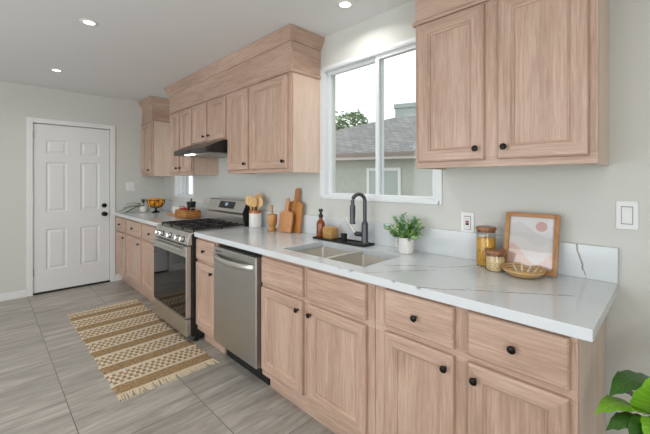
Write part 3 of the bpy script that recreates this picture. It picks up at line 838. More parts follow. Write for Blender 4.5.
# ------------------------------------------------------------------ rug
def rug_mat():
    m, nt, b = mat_base('woven_rug')
    N, L = nt.nodes, nt.links
    tc = N.new('ShaderNodeTexCoord'); sp = N.new('ShaderNodeSeparateXYZ')
    # slight waviness
    nz = N.new('ShaderNodeTexNoise'); nz.inputs['Scale'].default_value = 9
    L.new(tc.outputs['Object'], nz.inputs['Vector'])
    sc = N.new('ShaderNodeVectorMath'); sc.operation = 'MULTIPLY_ADD'
    sc.inputs[1].default_value = (.012, .012, 0)
    L.new(nz.outputs['Color'], sc.inputs[0]); L.new(tc.outputs['Object'], sc.inputs[2])
    L.new(sc.outputs[0], sp.inputs[0])
    def math_(op, a, b_=None, c=None):
        n = N.new('ShaderNodeMath'); n.operation = op
        for i, v in enumerate((a, b_, c)):
            if v is None: continue
            if isinstance(v, (int, float)): n.inputs[i].default_value = v
            else: L.new(v, n.inputs[i])
        return n.outputs[0]
    X, Yv = sp.outputs[0], sp.outputs[1]
    per = 0.3135
    u = math_('DIVIDE', math_('ADD', X, 10 * per), per)     # object x measured from the near end
    fr = math_('FRACT', u)                                     # 0 at the near edge of a tan band's far side
    # tan band: fr in [0.66,1]; pattern band: [0.10,0.56]
    band = math_('GREATER_THAN', fr, 0.66)
    inpat = math_('MULTIPLY', math_('GREATER_THAN', fr, 0.09), math_('LESS_THAN', fr, 0.57))
    rowf = math_('DIVIDE', math_('SUBTRACT', fr, 0.09), 0.12)   # four rows
    row = math_('FLOOR', rowf)
    tri = math_('PINGPONG', row, 2)
    col = math_('FRACT', math_('ADD', math_('DIVIDE', Yv, 0.042), math_('MULTIPLY', row, 0.5)))
    chk = math_('MULTIPLY', math_('LESS_THAN', col, 0.56), inpat)
    rr = math_('FRACT', rowf)
    chk = math_('MULTIPLY', chk, math_('GREATER_THAN', rr, 0.14))
    fac = math_('MAXIMUM', band, chk)
    n2 = N.new('ShaderNodeTexNoise'); n2.inputs['Scale'].default_value = 130; n2.inputs['Detail'].default_value = 2
    mp = N.new('ShaderNodeMapping'); mp.inputs['Scale'].default_value = (1, .45, 1)
    L.new(tc.outputs['Object'], mp.inputs['Vector']); L.new(mp.outputs[0], n2.inputs['Vector'])
    def ramp(c1, c2):
        r = N.new('ShaderNodeMix'); r.data_type = 'RGBA'
        r.inputs['A'].default_value = c1; r.inputs['B'].default_value = c2
        mr = N.new('ShaderNodeMapRange'); mr.inputs['From Min'].default_value = .35; mr.inputs['From Max'].default_value = .65
        L.new(n2.outputs['Fac'], mr.inputs['Value']); L.new(mr.outputs[0], r.inputs['Factor']); return r.outputs['Result']
    tan = ramp(srgb(128, 104, 74), srgb(182, 154, 118)); crm = ramp(srgb(196, 182, 160), srgb(226, 213, 192))
    mx = N.new('ShaderNodeMix'); mx.data_type = 'RGBA'
    L.new(fac, mx.inputs['Factor']); L.new(crm, mx.inputs['A']); L.new(tan, mx.inputs['B'])
    L.new(mx.outputs['Result'], b.inputs['Base Color'])
    b.inputs['Roughness'].default_value = .95; b.inputs['Specular IOR Level'].default_value = .1
    bp = N.new('ShaderNodeBump'); bp.inputs['Strength'].default_value = .7; bp.inputs['Distance'].default_value = .004
    hs = math_('ADD', math_('MULTIPLY', fac, .7), n2.outputs['Fac'])
    L.new(hs, bp.inputs['Height']); L.new(bp.outputs['Normal'], b.inputs['Normal'])
    return m
M['rug'] = rug_mat()
gx0, gx1, gy0, gy1 = -4.030, -2.262, -1.285, -.650
rug = thing('striped_rug', ((gx0 + gx1) / 2, (gy0 + gy1) / 2, 0), 'tan and cream striped woven rug with fringe on the tile floor', 'rug')
mb = MB(); nx, ny = 88, 32
def wob(x): return .006 * math.sin(x * 40) + .004 * math.sin(x * 17)
top = []
for i in range(nx + 1):
    x = gx0 + (gx1 - gx0) * i / nx; row = []
    for j in range(ny + 1):
        e0, e1 = gy0 + wob(x), gy1 + wob(x + .4) * .6
        y = e0 + (e1 - e0) * j / ny
        z = .0085 + .0015 * math.sin(x * 2 * PI / .1045) + (-.003 if j in (0, ny) else 0)
        row.append((x, y, z))
    top.append(mb.pts(row))
for i in range(nx):
    for j in range(ny): mb.face((top[i][j], top[i + 1][j], top[i + 1][j + 1], top[i][j + 1]), 0, True)
bot = [mb.pts([(mb.v[k].x, mb.v[k].y, .001) for k in r]) for r in (top[0], top[-1])]
mb.face(bot[0][::-1] + top[0]) ; mb.face(bot[1] + top[-1][::-1])
for j in (0, ny):
    b_ = mb.pts([(mb.v[r[j]].x, mb.v[r[j]].y, .001) for r in top])
    for i in range(nx): mb.face((top[i][j], top[i + 1][j], b_[i + 1], b_[i]))
mb.build('weave', 'rug', rug, origin=(gx1, gy0, 0), smooth_angle=60)
rnd = random.Random(3)
for xe, sgn in ((gx1, 1), (gx0, -1)):
    fr = MB(); n = 52
    for i in range(n):
        y = gy0 + .004 + (gy1 - gy0 - .008) * i / (n - 1)
        ln = rnd.uniform(.055, .080); dy = rnd.uniform(-.014, .014)
        for q in range(2):
            oy = (q - .5) * .004; ex = rnd.uniform(-.006, .006)
            fr.tube([(xe - sgn * .006, y + oy, .008), (xe + sgn * ln * .5, y + oy + dy * .4, .0055), (xe + sgn * ln, y + oy * 2.5 + dy + ex, .0035)], [.0032, .003, .0018], 6)
    fo = fr.build('fringe', 'fringe', rug); fo['kind'] = 'stuff'

# ------------------------------------------------------------------ faucet and things around the sink
fx, fy = -1.258, -.100
fa = thing('kitchen_faucet', (fx, fy, CZ1), 'tall dark gooseneck pull-down faucet behind the sink', 'faucet')
MB().lathe([(.030, 0), (.030, .006), (.024, .010), (.022, .018), (.022, .130), (.017, .145), (.013, .150)], (fx, fy, CZ1 + .0095), 'z', 24).build('body', 'gunmetal', fa)
pts = []
dirx, diry = -.30, -.954
R = .047
for k in range(6): pts.append((fx, fy, CZ1 + .150 + .020 * k + .0))
ztop = 1.205
for k in range(17):
    a = PI * k / 16
    o = R - R * math.cos(a)
    pts.append((fx + dirx * o, fy + diry * o, ztop + R * math.sin(a)))
pts.append((fx + dirx * 2 * R, fy + diry * 2 * R, 1.175))
MB().tube(pts, .0125, 14).build('gooseneck', 'gunmetal', fa)
sx, sy = fx + dirx * 2 * R, fy + diry * 2 * R
MB().lathe([(.013, 0), (.018, -.006), (.0185, -.055), (.0165, -.105), (.019, -.112), (.019, -.122), (.013, -.124)], (sx, sy, 1.186), 'z', 18).build('spray_head', 'gunmetal', fa)
lv = MB().lathe([(.016, 0), (.016, .055), (.013, .062)], (0, 0, 0), 'x', 16)
lv.xform(Matrix.Translation((fx - .018, fy, CZ1 + .070)) @ Matrix.Rotation(PI, 4, 'Z'))
lo = lv.build('handle_hub', 'gunmetal', fa)
MB().tube([(fx - .074, fy, CZ1 + .066), (fx - .090, fy - .004, CZ1 + .088), (fx - .122, fy - .010, CZ1 + .135), (fx - .148, fy - .016, CZ1 + .178)], [.010, .0095, .0085, .0065], 10).build('lever', 'steel_sink', fa, label='bright metal lever')

tx0, tx1, ty0, ty1 = -1.700, -1.215, -.160, -.050
tr = MB()
tr.box(tx0, tx1, ty0, ty1, CZ1 + .0005, CZ1 + .006)
for a, b, c, d in ((tx0, tx1, ty0, ty0 + .006), (tx0, tx1, ty1 - .006, ty1), (tx0, tx0 + .006, ty0 + .006, ty1 - .006), (tx1 - .006, tx1, ty0 + .006, ty1 - .006)):
    tr.box(a, b, c, d, CZ1 + .006, CZ1 + .014)
tag(tr.build('sink_tray', 'black', bevel=.002), 'long black tray behind the sink under the soap bottle and faucet', 'tray')
TZ = CZ1 + .0065
bx, by = -1.668, -.105
bt = thing('soap_bottle', (bx, by, TZ), 'amber glass soap bottle with black cap on the sink tray', 'bottle')
M['amber_solid'] = plain('amber_bottle_glass', srgb(150, 70, 22), 0.08, coat=.3)
M['amber_solid'].node_tree.nodes['Principled BSDF'].inputs['Transmission Weight'].default_value = .35
MB().lathe([(.026, 0), (.031, .004), (.032, .010), (.032, .100), (.028, .116), (.016, .128), (.0125, .134), (.0125, .150)], (bx, by, TZ), 'z', 24).build('glass_body', 'amber_solid', bt)
MB().lathe([(.016, 0), (.016, .022), (.009, .025), (.009, .040), (.016, .044), (.016, .060), (.010, .064)], (bx, by, TZ + .146), 'z', 18).build('pump_cap', 'black', bt)
# woven basket
def weave(name, c1, c2, sx, sz):
    m, nt, b = mat_base(name)
    N, L = nt.nodes, nt.links
    tc = N.new('ShaderNodeTexCoord'); br = N.new('ShaderNodeTexBrick')
    mp = N.new('ShaderNodeMapping'); mp.inputs['Rotation'].default_value = (PI / 2, 0, 0)
    sp = N.new('ShaderNodeSeparateXYZ'); cb = N.new('ShaderNodeCombineXYZ'); ad = N.new('ShaderNodeMath')
    L.new(tc.outputs['Object'], sp.inputs[0]); L.new(sp.outputs[0], ad.inputs[0]); L.new(sp.outputs[1], ad.inputs[1])
    L.new(ad.outputs[0], cb.inputs[0]); L.new(sp.outputs[2], cb.inputs[1]); L.new(cb.outputs[0], br.inputs['Vector'])
    br.inputs['Scale'].default_value = 1; br.inputs['Brick Width'].default_value = sx; br.inputs['Row Height'].default_value = sz
    br.inputs['Mortar Size'].default_value = sz * .14; br.inputs['Mortar Smooth'].default_value = .8
    br.inputs['Color1'].default_value = c1; br.inputs['Color2'].default_value = c2
    br.inputs['Mortar'].default_value = tuple(c * .45 for c in c1[:3]) + (1,)
    L.new(br.outputs['Color'], b.inputs['Base Color']); b.inputs['Roughness'].default_value = .75
    bp = N.new('ShaderNodeBump'); bp.invert = True; bp.inputs['Strength'].default_value = .9; bp.inputs['Distance'].default_value = .003
    L.new(br.outputs['Fac'], bp.inputs['Height']); L.new(bp.outputs['Normal'], b.inputs['Normal'])
    return m
M['wicker'] = weave('straw_weave', srgb(186, 138, 78), srgb(210, 168, 108), .018, .009)
M['wicker_dark'] = weave('honey_weave', srgb(176, 116, 56), srgb(204, 146, 80), .045, .020)
def rounded_box(mb, x0, x1, y0, y1, z0, z1, r, m=0, n=5):
    def ring(ins, z):
        p = []; rr = max(.002, r - ins)
        for cx, cy, a0 in ((x1 - r, y0 + r, -PI / 2), (x1 - r, y1 - r, 0), (x0 + r, y1 - r, PI / 2), (x0 + r, y0 + r, PI)):
            for k in range(n): p.append((cx + rr * math.cos(a0 + k * PI / 2 / (n - 1)), cy + rr * math.sin(a0 + k * PI / 2 / (n - 1)), z))
        return p
    q = r * .5
    mb.loft([ring(q, z0), ring(q * .3, z0 + q * .3), ring(0, z0 + q), ring(0, z1 - q), ring(q * .3, z1 - q * .3), ring(q, z1)], m, True, True, True, True)
    return mb
bk = rounded_box(MB(), -1.628, -1.522, -.140, -.062, TZ, TZ + .086, .024)
tag(bk.build('straw_basket', 'wicker', smooth_angle=60), 'small straw basket beside the amber bottle on the black tray', 'basket')
cu = MB().lathe([(.017, 0), (.020, .003), (.022, .052), (.0225, .054), (.019, .054), (.018, .012), (.001, .011)], (-1.430, -.113, TZ), 'z', 20, cap1=False)
tag(cu.build('black_cup', 'black'), 'small black cup on the sink tray beside the faucet', 'cup')

# ------------------------------------------------------------------ counter things between range and sink
cx_, cy_ = -2.525, -.110
cn = thing('utensil_crock', (cx_, cy_, CZ1), 'white ceramic crock with wooden rim next to the range', 'crock')
MB().lathe([(.050, 0), (.056, .003), (.057, .010), (.057, .128), (.052, .130), (.050, .020), (.001, .018)], (cx_, cy_, CZ1), 'z', 28, cap1=False).build('crock_body', 'ceramic', cn)
MB().lathe([(.052, .1305), (.0575, .1305), (.0575, .152), (.055, .155), (.052, .152), (.051, .132)], (cx_, cy_, CZ1), 'z', 28, cap0=False, cap1=False).build('rim_band', 'copper', cn, label='brown wooden rim')
def utensil(kind, ang, lean, length, lab):
    mb = MB(); hw = .0055
    mb.tube([(0, 0, .0), (0, 0, length - .05)], [.005, .006], 8)
    w, h = (.036, .090) if kind != 'fork' else (.034, .088)
    zc = length - .012
    out = []
    for k in range(20):
        a = 2 * PI * k / 20
        x = w * math.cos(a) * (1.0 if kind == 'spoon' else (abs(math.cos(a)) ** -.35 if abs(math.cos(a)) > .2 else 1.2))
        x = max(-w, min(w, x)); z = zc + h / 2 * math.sin(a)
        out.append((x, z))
    mb.loft([[(x, -.003, z) for x, z in out], [(x, .003, z) for x, z in out]], 0)
    if kind == 'fork':
        for q in (-.009, .009): mb.box(q - .0015, q + .0015, -.0034, .0034, zc + .0, zc + .030, 1)
    mb.xform(Matrix.Translation((cx_ + .018 * math.cos(ang), cy_ + .018 * math.sin(ang), CZ1 + .022)) @ Matrix.Rotation(ang, 4, 'Z') @ Matrix.Rotation(lean, 4, 'Y') @ Matrix.Rotation(-ang + rnd.uniform(.3, 1.1), 4, 'Z'))
    tag(mb.build('wooden_utensil', ['utensil', 'teak_z'], origin=(cx_, cy_, CZ1 + .02)), lab, 'utensil', 'wooden utensils in the white crock')
for i, (kd, an, le, ln, lab) in enumerate((('spoon', PI * 1.05, .22, .245, 'wooden spoon leaning left towards the range in the crock'),
        ('spatula', PI * 1.35, .16, .235, 'wooden spatula at the front left of the crock'),
        ('fork', PI * 1.7, .12, .222, 'slotted wooden turner at the front of the crock'),
        ('spoon', .2, .16, .222, 'wooden spoon leaning right away from the range in the crock'),
        ('spatula', PI * .6, .12, .255, 'wooden spatula at the back of the crock'))):
    utensil(kd, an, le, ln, lab)

mx_, my_ = -2.225, -.140
mo = thing('mortar', (mx_, my_, CZ1), 'turned olive wood mortar on the counter beside the cutting boards', 'mortar')
MB().lathe([(.034, 0), (.040, .004), (.040, .014), (.030, .026), (.027, .036), (.036, .052), (.042, .075), (.044, .132), (.041, .140), (.036, .138), (.034, .080), (.001, .060)], (mx_, my_, CZ1), 'z', 28, cap1=False).build('mortar_bowl', 'olive_z', mo)
pe = MB().lathe([(.012, 0), (.017, .006), (.017, .022), (.010, .050), (.009, .110), (.012, .130), (.014, .145), (.009, .154)], (0, 0, 0), 'z', 16)
pe.xform(Matrix.Translation((mx_ + .012, my_, CZ1 + .064)) @ Matrix.Rotation(-.14, 4, 'Y'))
tag(pe.build('pestle', 'olive_z'), 'olive wood pestle standing in the mortar', 'pestle')

def cutting_board(w, hb, hw, hh, t, x, ybot, lean, tilt, mat, lab, cat='cutting board'):
    out = []
    def arc(cx, cz, r, a0, a1, n=5):
        for k in range(n + 1):
            a = a0 + (a1 - a0) * k / n; out.append((cx + r * math.cos(a), cz + r * math.sin(a)))
    r = .012
    arc(-w / 2 + r, r, r, PI, 1.5 * PI); arc(w / 2 - r, r, r, -PI / 2, 0)
    arc(w / 2 - .03, hb - .03, .03, 0, PI / 2); out.append((hw / 2 + .012, hb)); out.append((hw / 2, hb + .014))
    arc(0, hb + hh - hw / 2, hw / 2, 0, PI, 8)
    out.append((-hw / 2, hb + .014)); out.append((-hw / 2 - .012, hb)); arc(-w / 2 + .03, hb - .03, .03, PI / 2, PI)
    mb = MB().prism_y(out, -t, 0)
    mb.xform(Matrix.Translation((x, ybot, CZ1 + .001)) @ Matrix.Rotation(-lean, 4, 'X') @ Matrix.Rotation(tilt, 4, 'Y'))
    o = mb.build('cutting_board', mat, bevel=.003)
    o.data.name = 'cutting_board'
    return tag(o, lab, cat)
cutting_board(.165, .250, .045, .112, .018, -2.030, -.058, .105, .03, 'teak_z', 'taller darker wooden cutting board leaning on the backsplash')
cutting_board(.165, .172, .036, .108, .016, -2.085, -.110, .150, .0, 'beech_z', 'shorter lighter wooden cutting board in front of the taller one')

# small plant in a white mug
px_, py_ = -.945, -.105
pm = thing('potted_plant', (px_, py_, CZ1), 'small leafy green plant in a white mug beside the sink', 'plant')
MB().lathe([(.038, 0), (.043, .003), (.044, .010), (.045, .088), (.0455, .092), (.041, .092), (.040, .075), (.001, .074)], (px_, py_, CZ1), 'z', 28, cap1=False, mats=[0] * 7).build('mug', 'ceramic', pm)
MB().tube([(px_ - .043, py_, CZ1 + .078), (px_ - .062, py_, CZ1 + .076), (px_ - .072, py_, CZ1 + .055), (px_ - .064, py_, CZ1 + .032), (px_ - .043, py_, CZ1 + .022)], .004, 8).build('mug_handle', 'ceramic', pm)
MB().lathe([(.039, 0), (.039, .004)], (px_, py_, CZ1 + .0745), 'z', 20).build('soil', 'soil', pm)
def leaf_mat(name, c1, c2, rough=.45):
    m, nt, b = mat_base(name); N, L = nt.nodes, nt.links
    tc = N.new('ShaderNodeTexCoord'); nz = N.new('ShaderNodeTexNoise'); nz.inputs['Scale'].default_value = 22
    L.new(tc.outputs['Object'], nz.inputs['Vector'])
    mx = N.new('ShaderNodeMix'); mx.data_type = 'RGBA'; mx.inputs['A'].default_value = c1; mx.inputs['B'].default_value = c2
    mr = N.new('ShaderNodeMapRange'); mr.inputs['From Min'].default_value = .35; mr.inputs['From Max'].default_value = .65
    L.new(nz.outputs['Fac'], mr.inputs['Value']); L.new(mr.outputs[0], mx.inputs['Factor']); L.new(mx.outputs['Result'], b.inputs['Base Color'])
    b.inputs['Roughness'].default_value = rough
    return m
M['leaf_small'] = leaf_mat('small_leaf_green', srgb(88, 138, 66), srgb(150, 188, 100))
M['leaf_grey'] = leaf_mat('sage_leaf_green', srgb(104, 146, 112), srgb(146, 180, 144))
M['stem'] = plain('green_stem', srgb(96, 116, 60), .6)
M['frond'] = leaf_mat('dark_frond_green', srgb(74, 100, 66), srgb(112, 138, 96))
def leaf(mb, base, d, up, ln, w, m=0, curl=.25, n=6, fold=.12):
    d = Vector(d).normalized(); up = Vector(up); s = d.cross(up)
    if s.length < .05: s = d.cross(Vector((1, .2, 0)))
    s.normalize(); nn = s.cross(d).normalized(); base = Vector(base)
    L_, C_, R_ = [], [], []
    for k in range(n + 1):
        t = k / n; wd = w * math.sin(PI * min(1, t * .94 + .03)) ** .75 * (1 - .25 * t)
        p = base + d * (ln * t) + nn * (-curl * ln * t * t)
        L_.append(p - s * wd + nn * (fold * wd)); C_.append(p); R_.append(p + s * wd + nn * (fold * wd))
    a, b, c = mb.pts(L_), mb.pts(C_), mb.pts(R_)
    for k in range(n):
        mb.face((a[k], b[k], b[k + 1], a[k + 1]), m, True); mb.face((b[k], c[k], c[k + 1], b[k + 1]), m, True)
fo, stm = MB(), MB(); rp = random.Random(11)
top = Vector((px_, py_, CZ1 + .085))
for i in range(46):
    a = rp.uniform(0, 2 * PI); e = rp.uniform(.15, 1.45); ln = rp.uniform(.08, .150) * (1.1 if e < .9 else 1)
    d = Vector((math.cos(a) * math.cos(e), math.sin(a) * math.cos(e) * .55, math.sin(e)))
    p0 = top + Vector((rp.uniform(-.02, .02), rp.uniform(-.02, .02), -.006)); p1 = p0 + d * ln * .6; p2 = p0 + d * ln + Vector((0, 0, -.012 * math.cos(e)))
    stm.tube([p0, p1, p2], [.0014, .0012, .0008], 5)
    for k in range(7):
        t = .30 + .70 * k / 6; q = p0.lerp(p2, t)
        b_ = Vector((rp.uniform(-1, 1), rp.uniform(-1, 1), rp.uniform(-.2, .9))).normalized()
        leaf(fo, q, b_ * .8 + d * .5, (rp.uniform(-.4, .4), rp.uniform(-.4, .4), 1), rp.uniform(.022, .034), rp.uniform(.009, .013), 0 if rp.random() < .6 else 1, .15, 4)
for v in fo.v: v.y = min(v.y, -.026)
for v in stm.v: v.y = min(v.y, -.026)
fo.build('foliage', ['leaf_small', 'leaf_grey'], pm, recalc=False); stm.build('stems', 'stem', pm)

# ------------------------------------------------------------------ right hand group
def jar(x, y, r, h, lab_jar, lab_fill, fillmat, fillh, name, fillname):
    j = thing(name, (x, y, CZ1), lab_jar, 'jar')
    MB().lathe([(.001, .004), (r - .006, .004), (r - .002, .006), (r, .012), (r, h - .008), (r - .004, h)], (x, y, CZ1 - .0035), 'z', 32, cap0=False, cap1=False).build('glass_body', 'jar', j)
    MB().lathe([(r - .004, h - .012), (r - .004, h - .002), (r + .002, h - .001), (r + .003, h + .004), (r + .003, h + .011), (r, h + .015)], (x, y, CZ1 - .0035), 'z', 32).build('wooden_lid', 'lid', j)
    return j
J1 = (-.500, -.082); J2 = (-.432, -.152)
jar(*J1, .045, .182, 'tall glass jar of golden pasta with wooden lid', '', '', 0, 'storage_jar', '')
jar(*J2, .044, .086, 'short glass jar of pale grain with wooden lid in front of the tall jar', '', '', 0, 'storage_jar', '')
def fill(x, y, r, h, n, mk, name, mat, lab, cat):
    mb = MB(); rf = random.Random(5)
    mb.lathe([(.001, .002), (r * .86, .002), (r * .88, h * .97), (.001, h * .98)], (x, y, CZ1 + .001), 'z', 20, cap0=False, cap1=False)
    for i in range(n):
        a = rf.uniform(0, 2 * PI); zz = rf.uniform(.008, h - .004); rad = r * .90
        if rf.random() < .18: rad *= rf.random() ** .5; zz = h - .004
        mk(mb, Vector((x + rad * math.cos(a), y + rad * math.sin(a), CZ1 + zz)), a, rf)
    tag(mb.build(name, mat), lab, cat, kind='stuff')
def noodle(mb, p, a, rf):
    t = Vector((-math.sin(a), math.cos(a), 0)) * rf.uniform(-1, 1) + Vector((0, 0, 1)) * rf.uniform(-1, 1)
    t = t.normalized() * .008; o = Vector((math.cos(a), math.sin(a), 0)) * .0022
    mb.tube([p - t, p + o, p + t], .0038, 6)
def grain(mb, p, a, rf): mb.ball(p, .0042, 0, 6, 4, (1, 1, .7))
fill(*J1, .041, .135, 260, noodle, 'pasta', 'pasta', 'golden pasta filling the tall glass jar', 'pasta')
fill(*J2, .040, .072, 420, grain, 'grain', 'oats', 'pale puffed grain filling the short glass jar', 'grain')

# shallow woven bowl
bx_, by_ = -.308, -.170
bw = thing('woven_bowl', (bx_, by_, CZ1), 'shallow woven bowl with pale leaf stripes in front of the picture', 'bowl')
def coil_mat():
    m, nt, b = mat_base('coiled_straw'); N, L = nt.nodes, nt.links
    tc = N.new('ShaderNodeTexCoord'); g = N.new('ShaderNodeTexWave'); g.wave_type = 'RINGS'; g.rings_direction = 'Z'
    g.inputs['Scale'].default_value = 32; g.inputs['Distortion'].default_value = .6; g.inputs['Detail'].default_value = 2
    L.new(tc.outputs['Object'], g.inputs['Vector'])
    r = N.new('ShaderNodeValToRGB'); r.color_ramp.elements[0].color = srgb(176, 136, 86); r.color_ramp.elements[1].color = srgb(222, 188, 138)
    L.new(g.outputs['Fac'], r.inputs[0]); L.new(r.outputs[0], b.inputs['Base Color']); b.inputs['Roughness'].default_value = .75
    bp = N.new('ShaderNodeBump'); bp.inputs['Strength'].default_value = .7; bp.inputs['Distance'].default_value = .003
    L.new(g.outputs['Fac'], bp.inputs['Height']); L.new(bp.outputs[0], b.inputs['Normal']); return m
M['coil'] = coil_mat()
MB().lathe([(f_ * .90, g_) for f_, g_ in ((.002, .001), (.048, .0005), (.072, .010), (.090, .024), (.099, .037), (.0985, .041), (.094, .040), (.084, .029), (.066, .015), (.045, .007), (.002, .006))], (bx_, by_, CZ1), 'z', 40, cap0=False, cap1=False).build('woven_shell', 'coil', bw, smooth_angle=70)
ps = MB()
def bowl_z(r): 
    pr = [(0, .0068), (.045, .0078), (.066, .0158), (.084, .0298), (.094, .0408)]
    for (a, za), (b, zb) in zip(pr, pr[1:]):
        if r <= b: return za + (zb - za) * (r - a) / (b - a)
    return .0408
for k in range(7):
    a = math.radians(-20 + k * 26)
    w = .0055
    row = []
    for t in (.030, .045, .058, .066, .075, .084, .091):
        ww = w * math.sin(PI * (t - .025) / .07)
        c = Vector((math.cos(a) * t, math.sin(a) * t)) * .9; s = Vector((-math.sin(a), math.cos(a))) * ww
        row.append([(bx_ + q.x, by_ + q.y, CZ1 + bowl_z(t) + .0012) for q in (c - s, c + s)])
    ids = [ps.pts(r) for r in row]
    for p, q in zip(ids, ids[1:]): ps.face((p[0], p[1], q[1], q[0]))
ps.build('leaf_stripes', 'ceramic', bw, recalc=False, label='pale leaf-shaped stripes')

# framed print
fw_, fh_ = .222, .272
pf = thing('picture_frame', (-.306, -.092, CZ1), 'wooden framed abstract print leaning on the backsplash', 'picture')
lean = math.atan2(.060, .27)
FM = Matrix.Translation((-.306, -.092, CZ1 + .003)) @ Matrix.Rotation(-lean, 4, 'X')
f = MB(); b_ = .019
W2 = fw_ / 2
for m_, (a, b, c, d) in ((1, (-W2, -W2 + b_, 0, fh_)), (1, (W2 - b_, W2, 0, fh_)), (0, (-W2 + b_, W2 - b_, 0, b_)), (0, (-W2 + b_, W2 - b_, fh_ - b_, fh_))):
    f.box(a, b, -.016, .004, c, d, m_)
f.xform(FM).build('frame', ['frame_x', 'frame_z'], pf, bevel=.0015)
p = MB(); iw, i0, i1 = W2 - b_, b_, fh_ - b_
def poly(pts, layer, m): p.face(p.pts([(x, -.004 - .0002 * layer, z) for x, z in pts]), m)
poly([(-iw, i0), (iw, i0), (iw, i1), (-iw, i1)], 0, 0)
H = i1 - i0; Wd = 2 * iw
def U(a, b): return (-iw + Wd * a, i0 + H * b)
poly([U(0, .3), U(1, .3), U(1, .62), U(.86, .63), U(.7, .66), U(.55, .73), U(.40, .82), U(.28, .89), U(.18, .90), U(.08, .87), U(0, .84)], 1, 1)
poly([U(0, 0), U(1, 0), U(1, .56), U(.9, .5), U(.75, .46), U(.6, .46), U(.45, .52), U(.3, .6), U(.15, .62), U(0, .6)], 2, 2)
poly([U(0, 0), U(.72, 0), U(.64, .05), U(.5, .14), U(.38, .24), U(.27, .35), U(.15, .44), U(.08, .46), U(0, .43)], 3, 3)
poly([U(.56, 0), U(1, 0), U(1, .34), U(.9, .27), U(.76, .15), U(.64, .06)], 4, 3)
poly([U(.72 + .125 * math.cos(2 * PI * k / 24), .83 + .098 * math.sin(2 * PI * k / 24)) for k in range(24)], 5, 4)
p.box(-iw - .004, iw + .004, -.0035, .002, i0 - .004, i1 + .004, 0)
p.xform(FM).build('art_print', ['print_paper', 'print_grey', 'print_grey2', 'print_pink', 'print_sun'], pf, recalc=False, label='pale pink and grey abstract hills print')
MB().box(-iw - .003, iw + .003, -.0085, -.0065, i0 - .003, i1 + .003).xform(FM).build('glazing', 'picture_glass', pf)

# wall plates
def plate(name, x0, x1, z0, z1, lab, cat, kind):
    r = thing(name, ((x0 + x1) / 2, 0, (z0 + z1) / 2), lab, cat)
    MB().box(x0, x1, -.006, -.0005, z0, z1).build('cover_plate', 'plate_white', r, bevel=.003)
    cx, cz = (x0 + x1) / 2, (z0 + z1) / 2
    M['shade_line'] = M.get('shade_line') or plain('rocker_gap', srgb(120, 120, 122), .6)
    MB().box(cx - .0185, cx + .0185, -.0066, -.0058, cz - .0365, cz + .0365).build('recess', 'shade_line', r)
    if kind == 'outlet':
        o = MB().box(cx - .0165, cx + .0165, -.0085, -.0062, cz - .0335, cz + .0335)
        oo = o.build('receptacle', 'plate_white', r, bevel=.001)
        MB().box(cx - .009, cx + .009, -.0105, -.0085, cz + .001, cz + .012).build('reset_button', 'red', oo, bevel=.001, label='red reset button')
        MB().box(cx - .009, cx + .009, -.0105, -.0085, cz - .012, cz - .001).build('test_button', 'black', oo, bevel=.001, label='black test button')
        s = MB()
        for zz in (cz + .022, cz - .022):
            s.box(cx - .007, cx - .005, -.0088, -.0084, zz - .004, zz + .004).box(cx + .005, cx + .007, -.0088, -.0084, zz - .004, zz + .004)
        s.build('slots', 'black', oo)
    else:
        MB().prism_x([(-.0062, cz - .0335), (-.0095, cz - .0335), (-.0075, cz), (-.0105, cz + .0335), (-.0062, cz + .0335)], cx - .0165, cx + .0165).build('rocker', 'plate_white', r, bevel=.0008)
    return r
plate('electrical_outlet', -.661, -.590, 1.053, 1.169, 'white wall outlet with red button above the backsplash', 'outlet', 'outlet')
plate('light_switch', -.008, .062, 1.140, 1.256, 'white rocker light switch on the wall right of the counter', 'light switch', 'switch')
r = thing('light_switch', (XF, -.440, 1.262), 'white double switch plate on the far wall beside the door', 'light switch')
MB().box(XF + .0005, XF + .006, -.498, -.382, 1.202, 1.322).build('cover_plate', 'plate_white', r, bevel=.003)
for y in (-.463, -.417):
    MB().box(XF + .006, XF + .010, y - .0165, y + .0165, 1.2285, 1.2955).build('rocker', 'plate_white', r, bevel=.001)

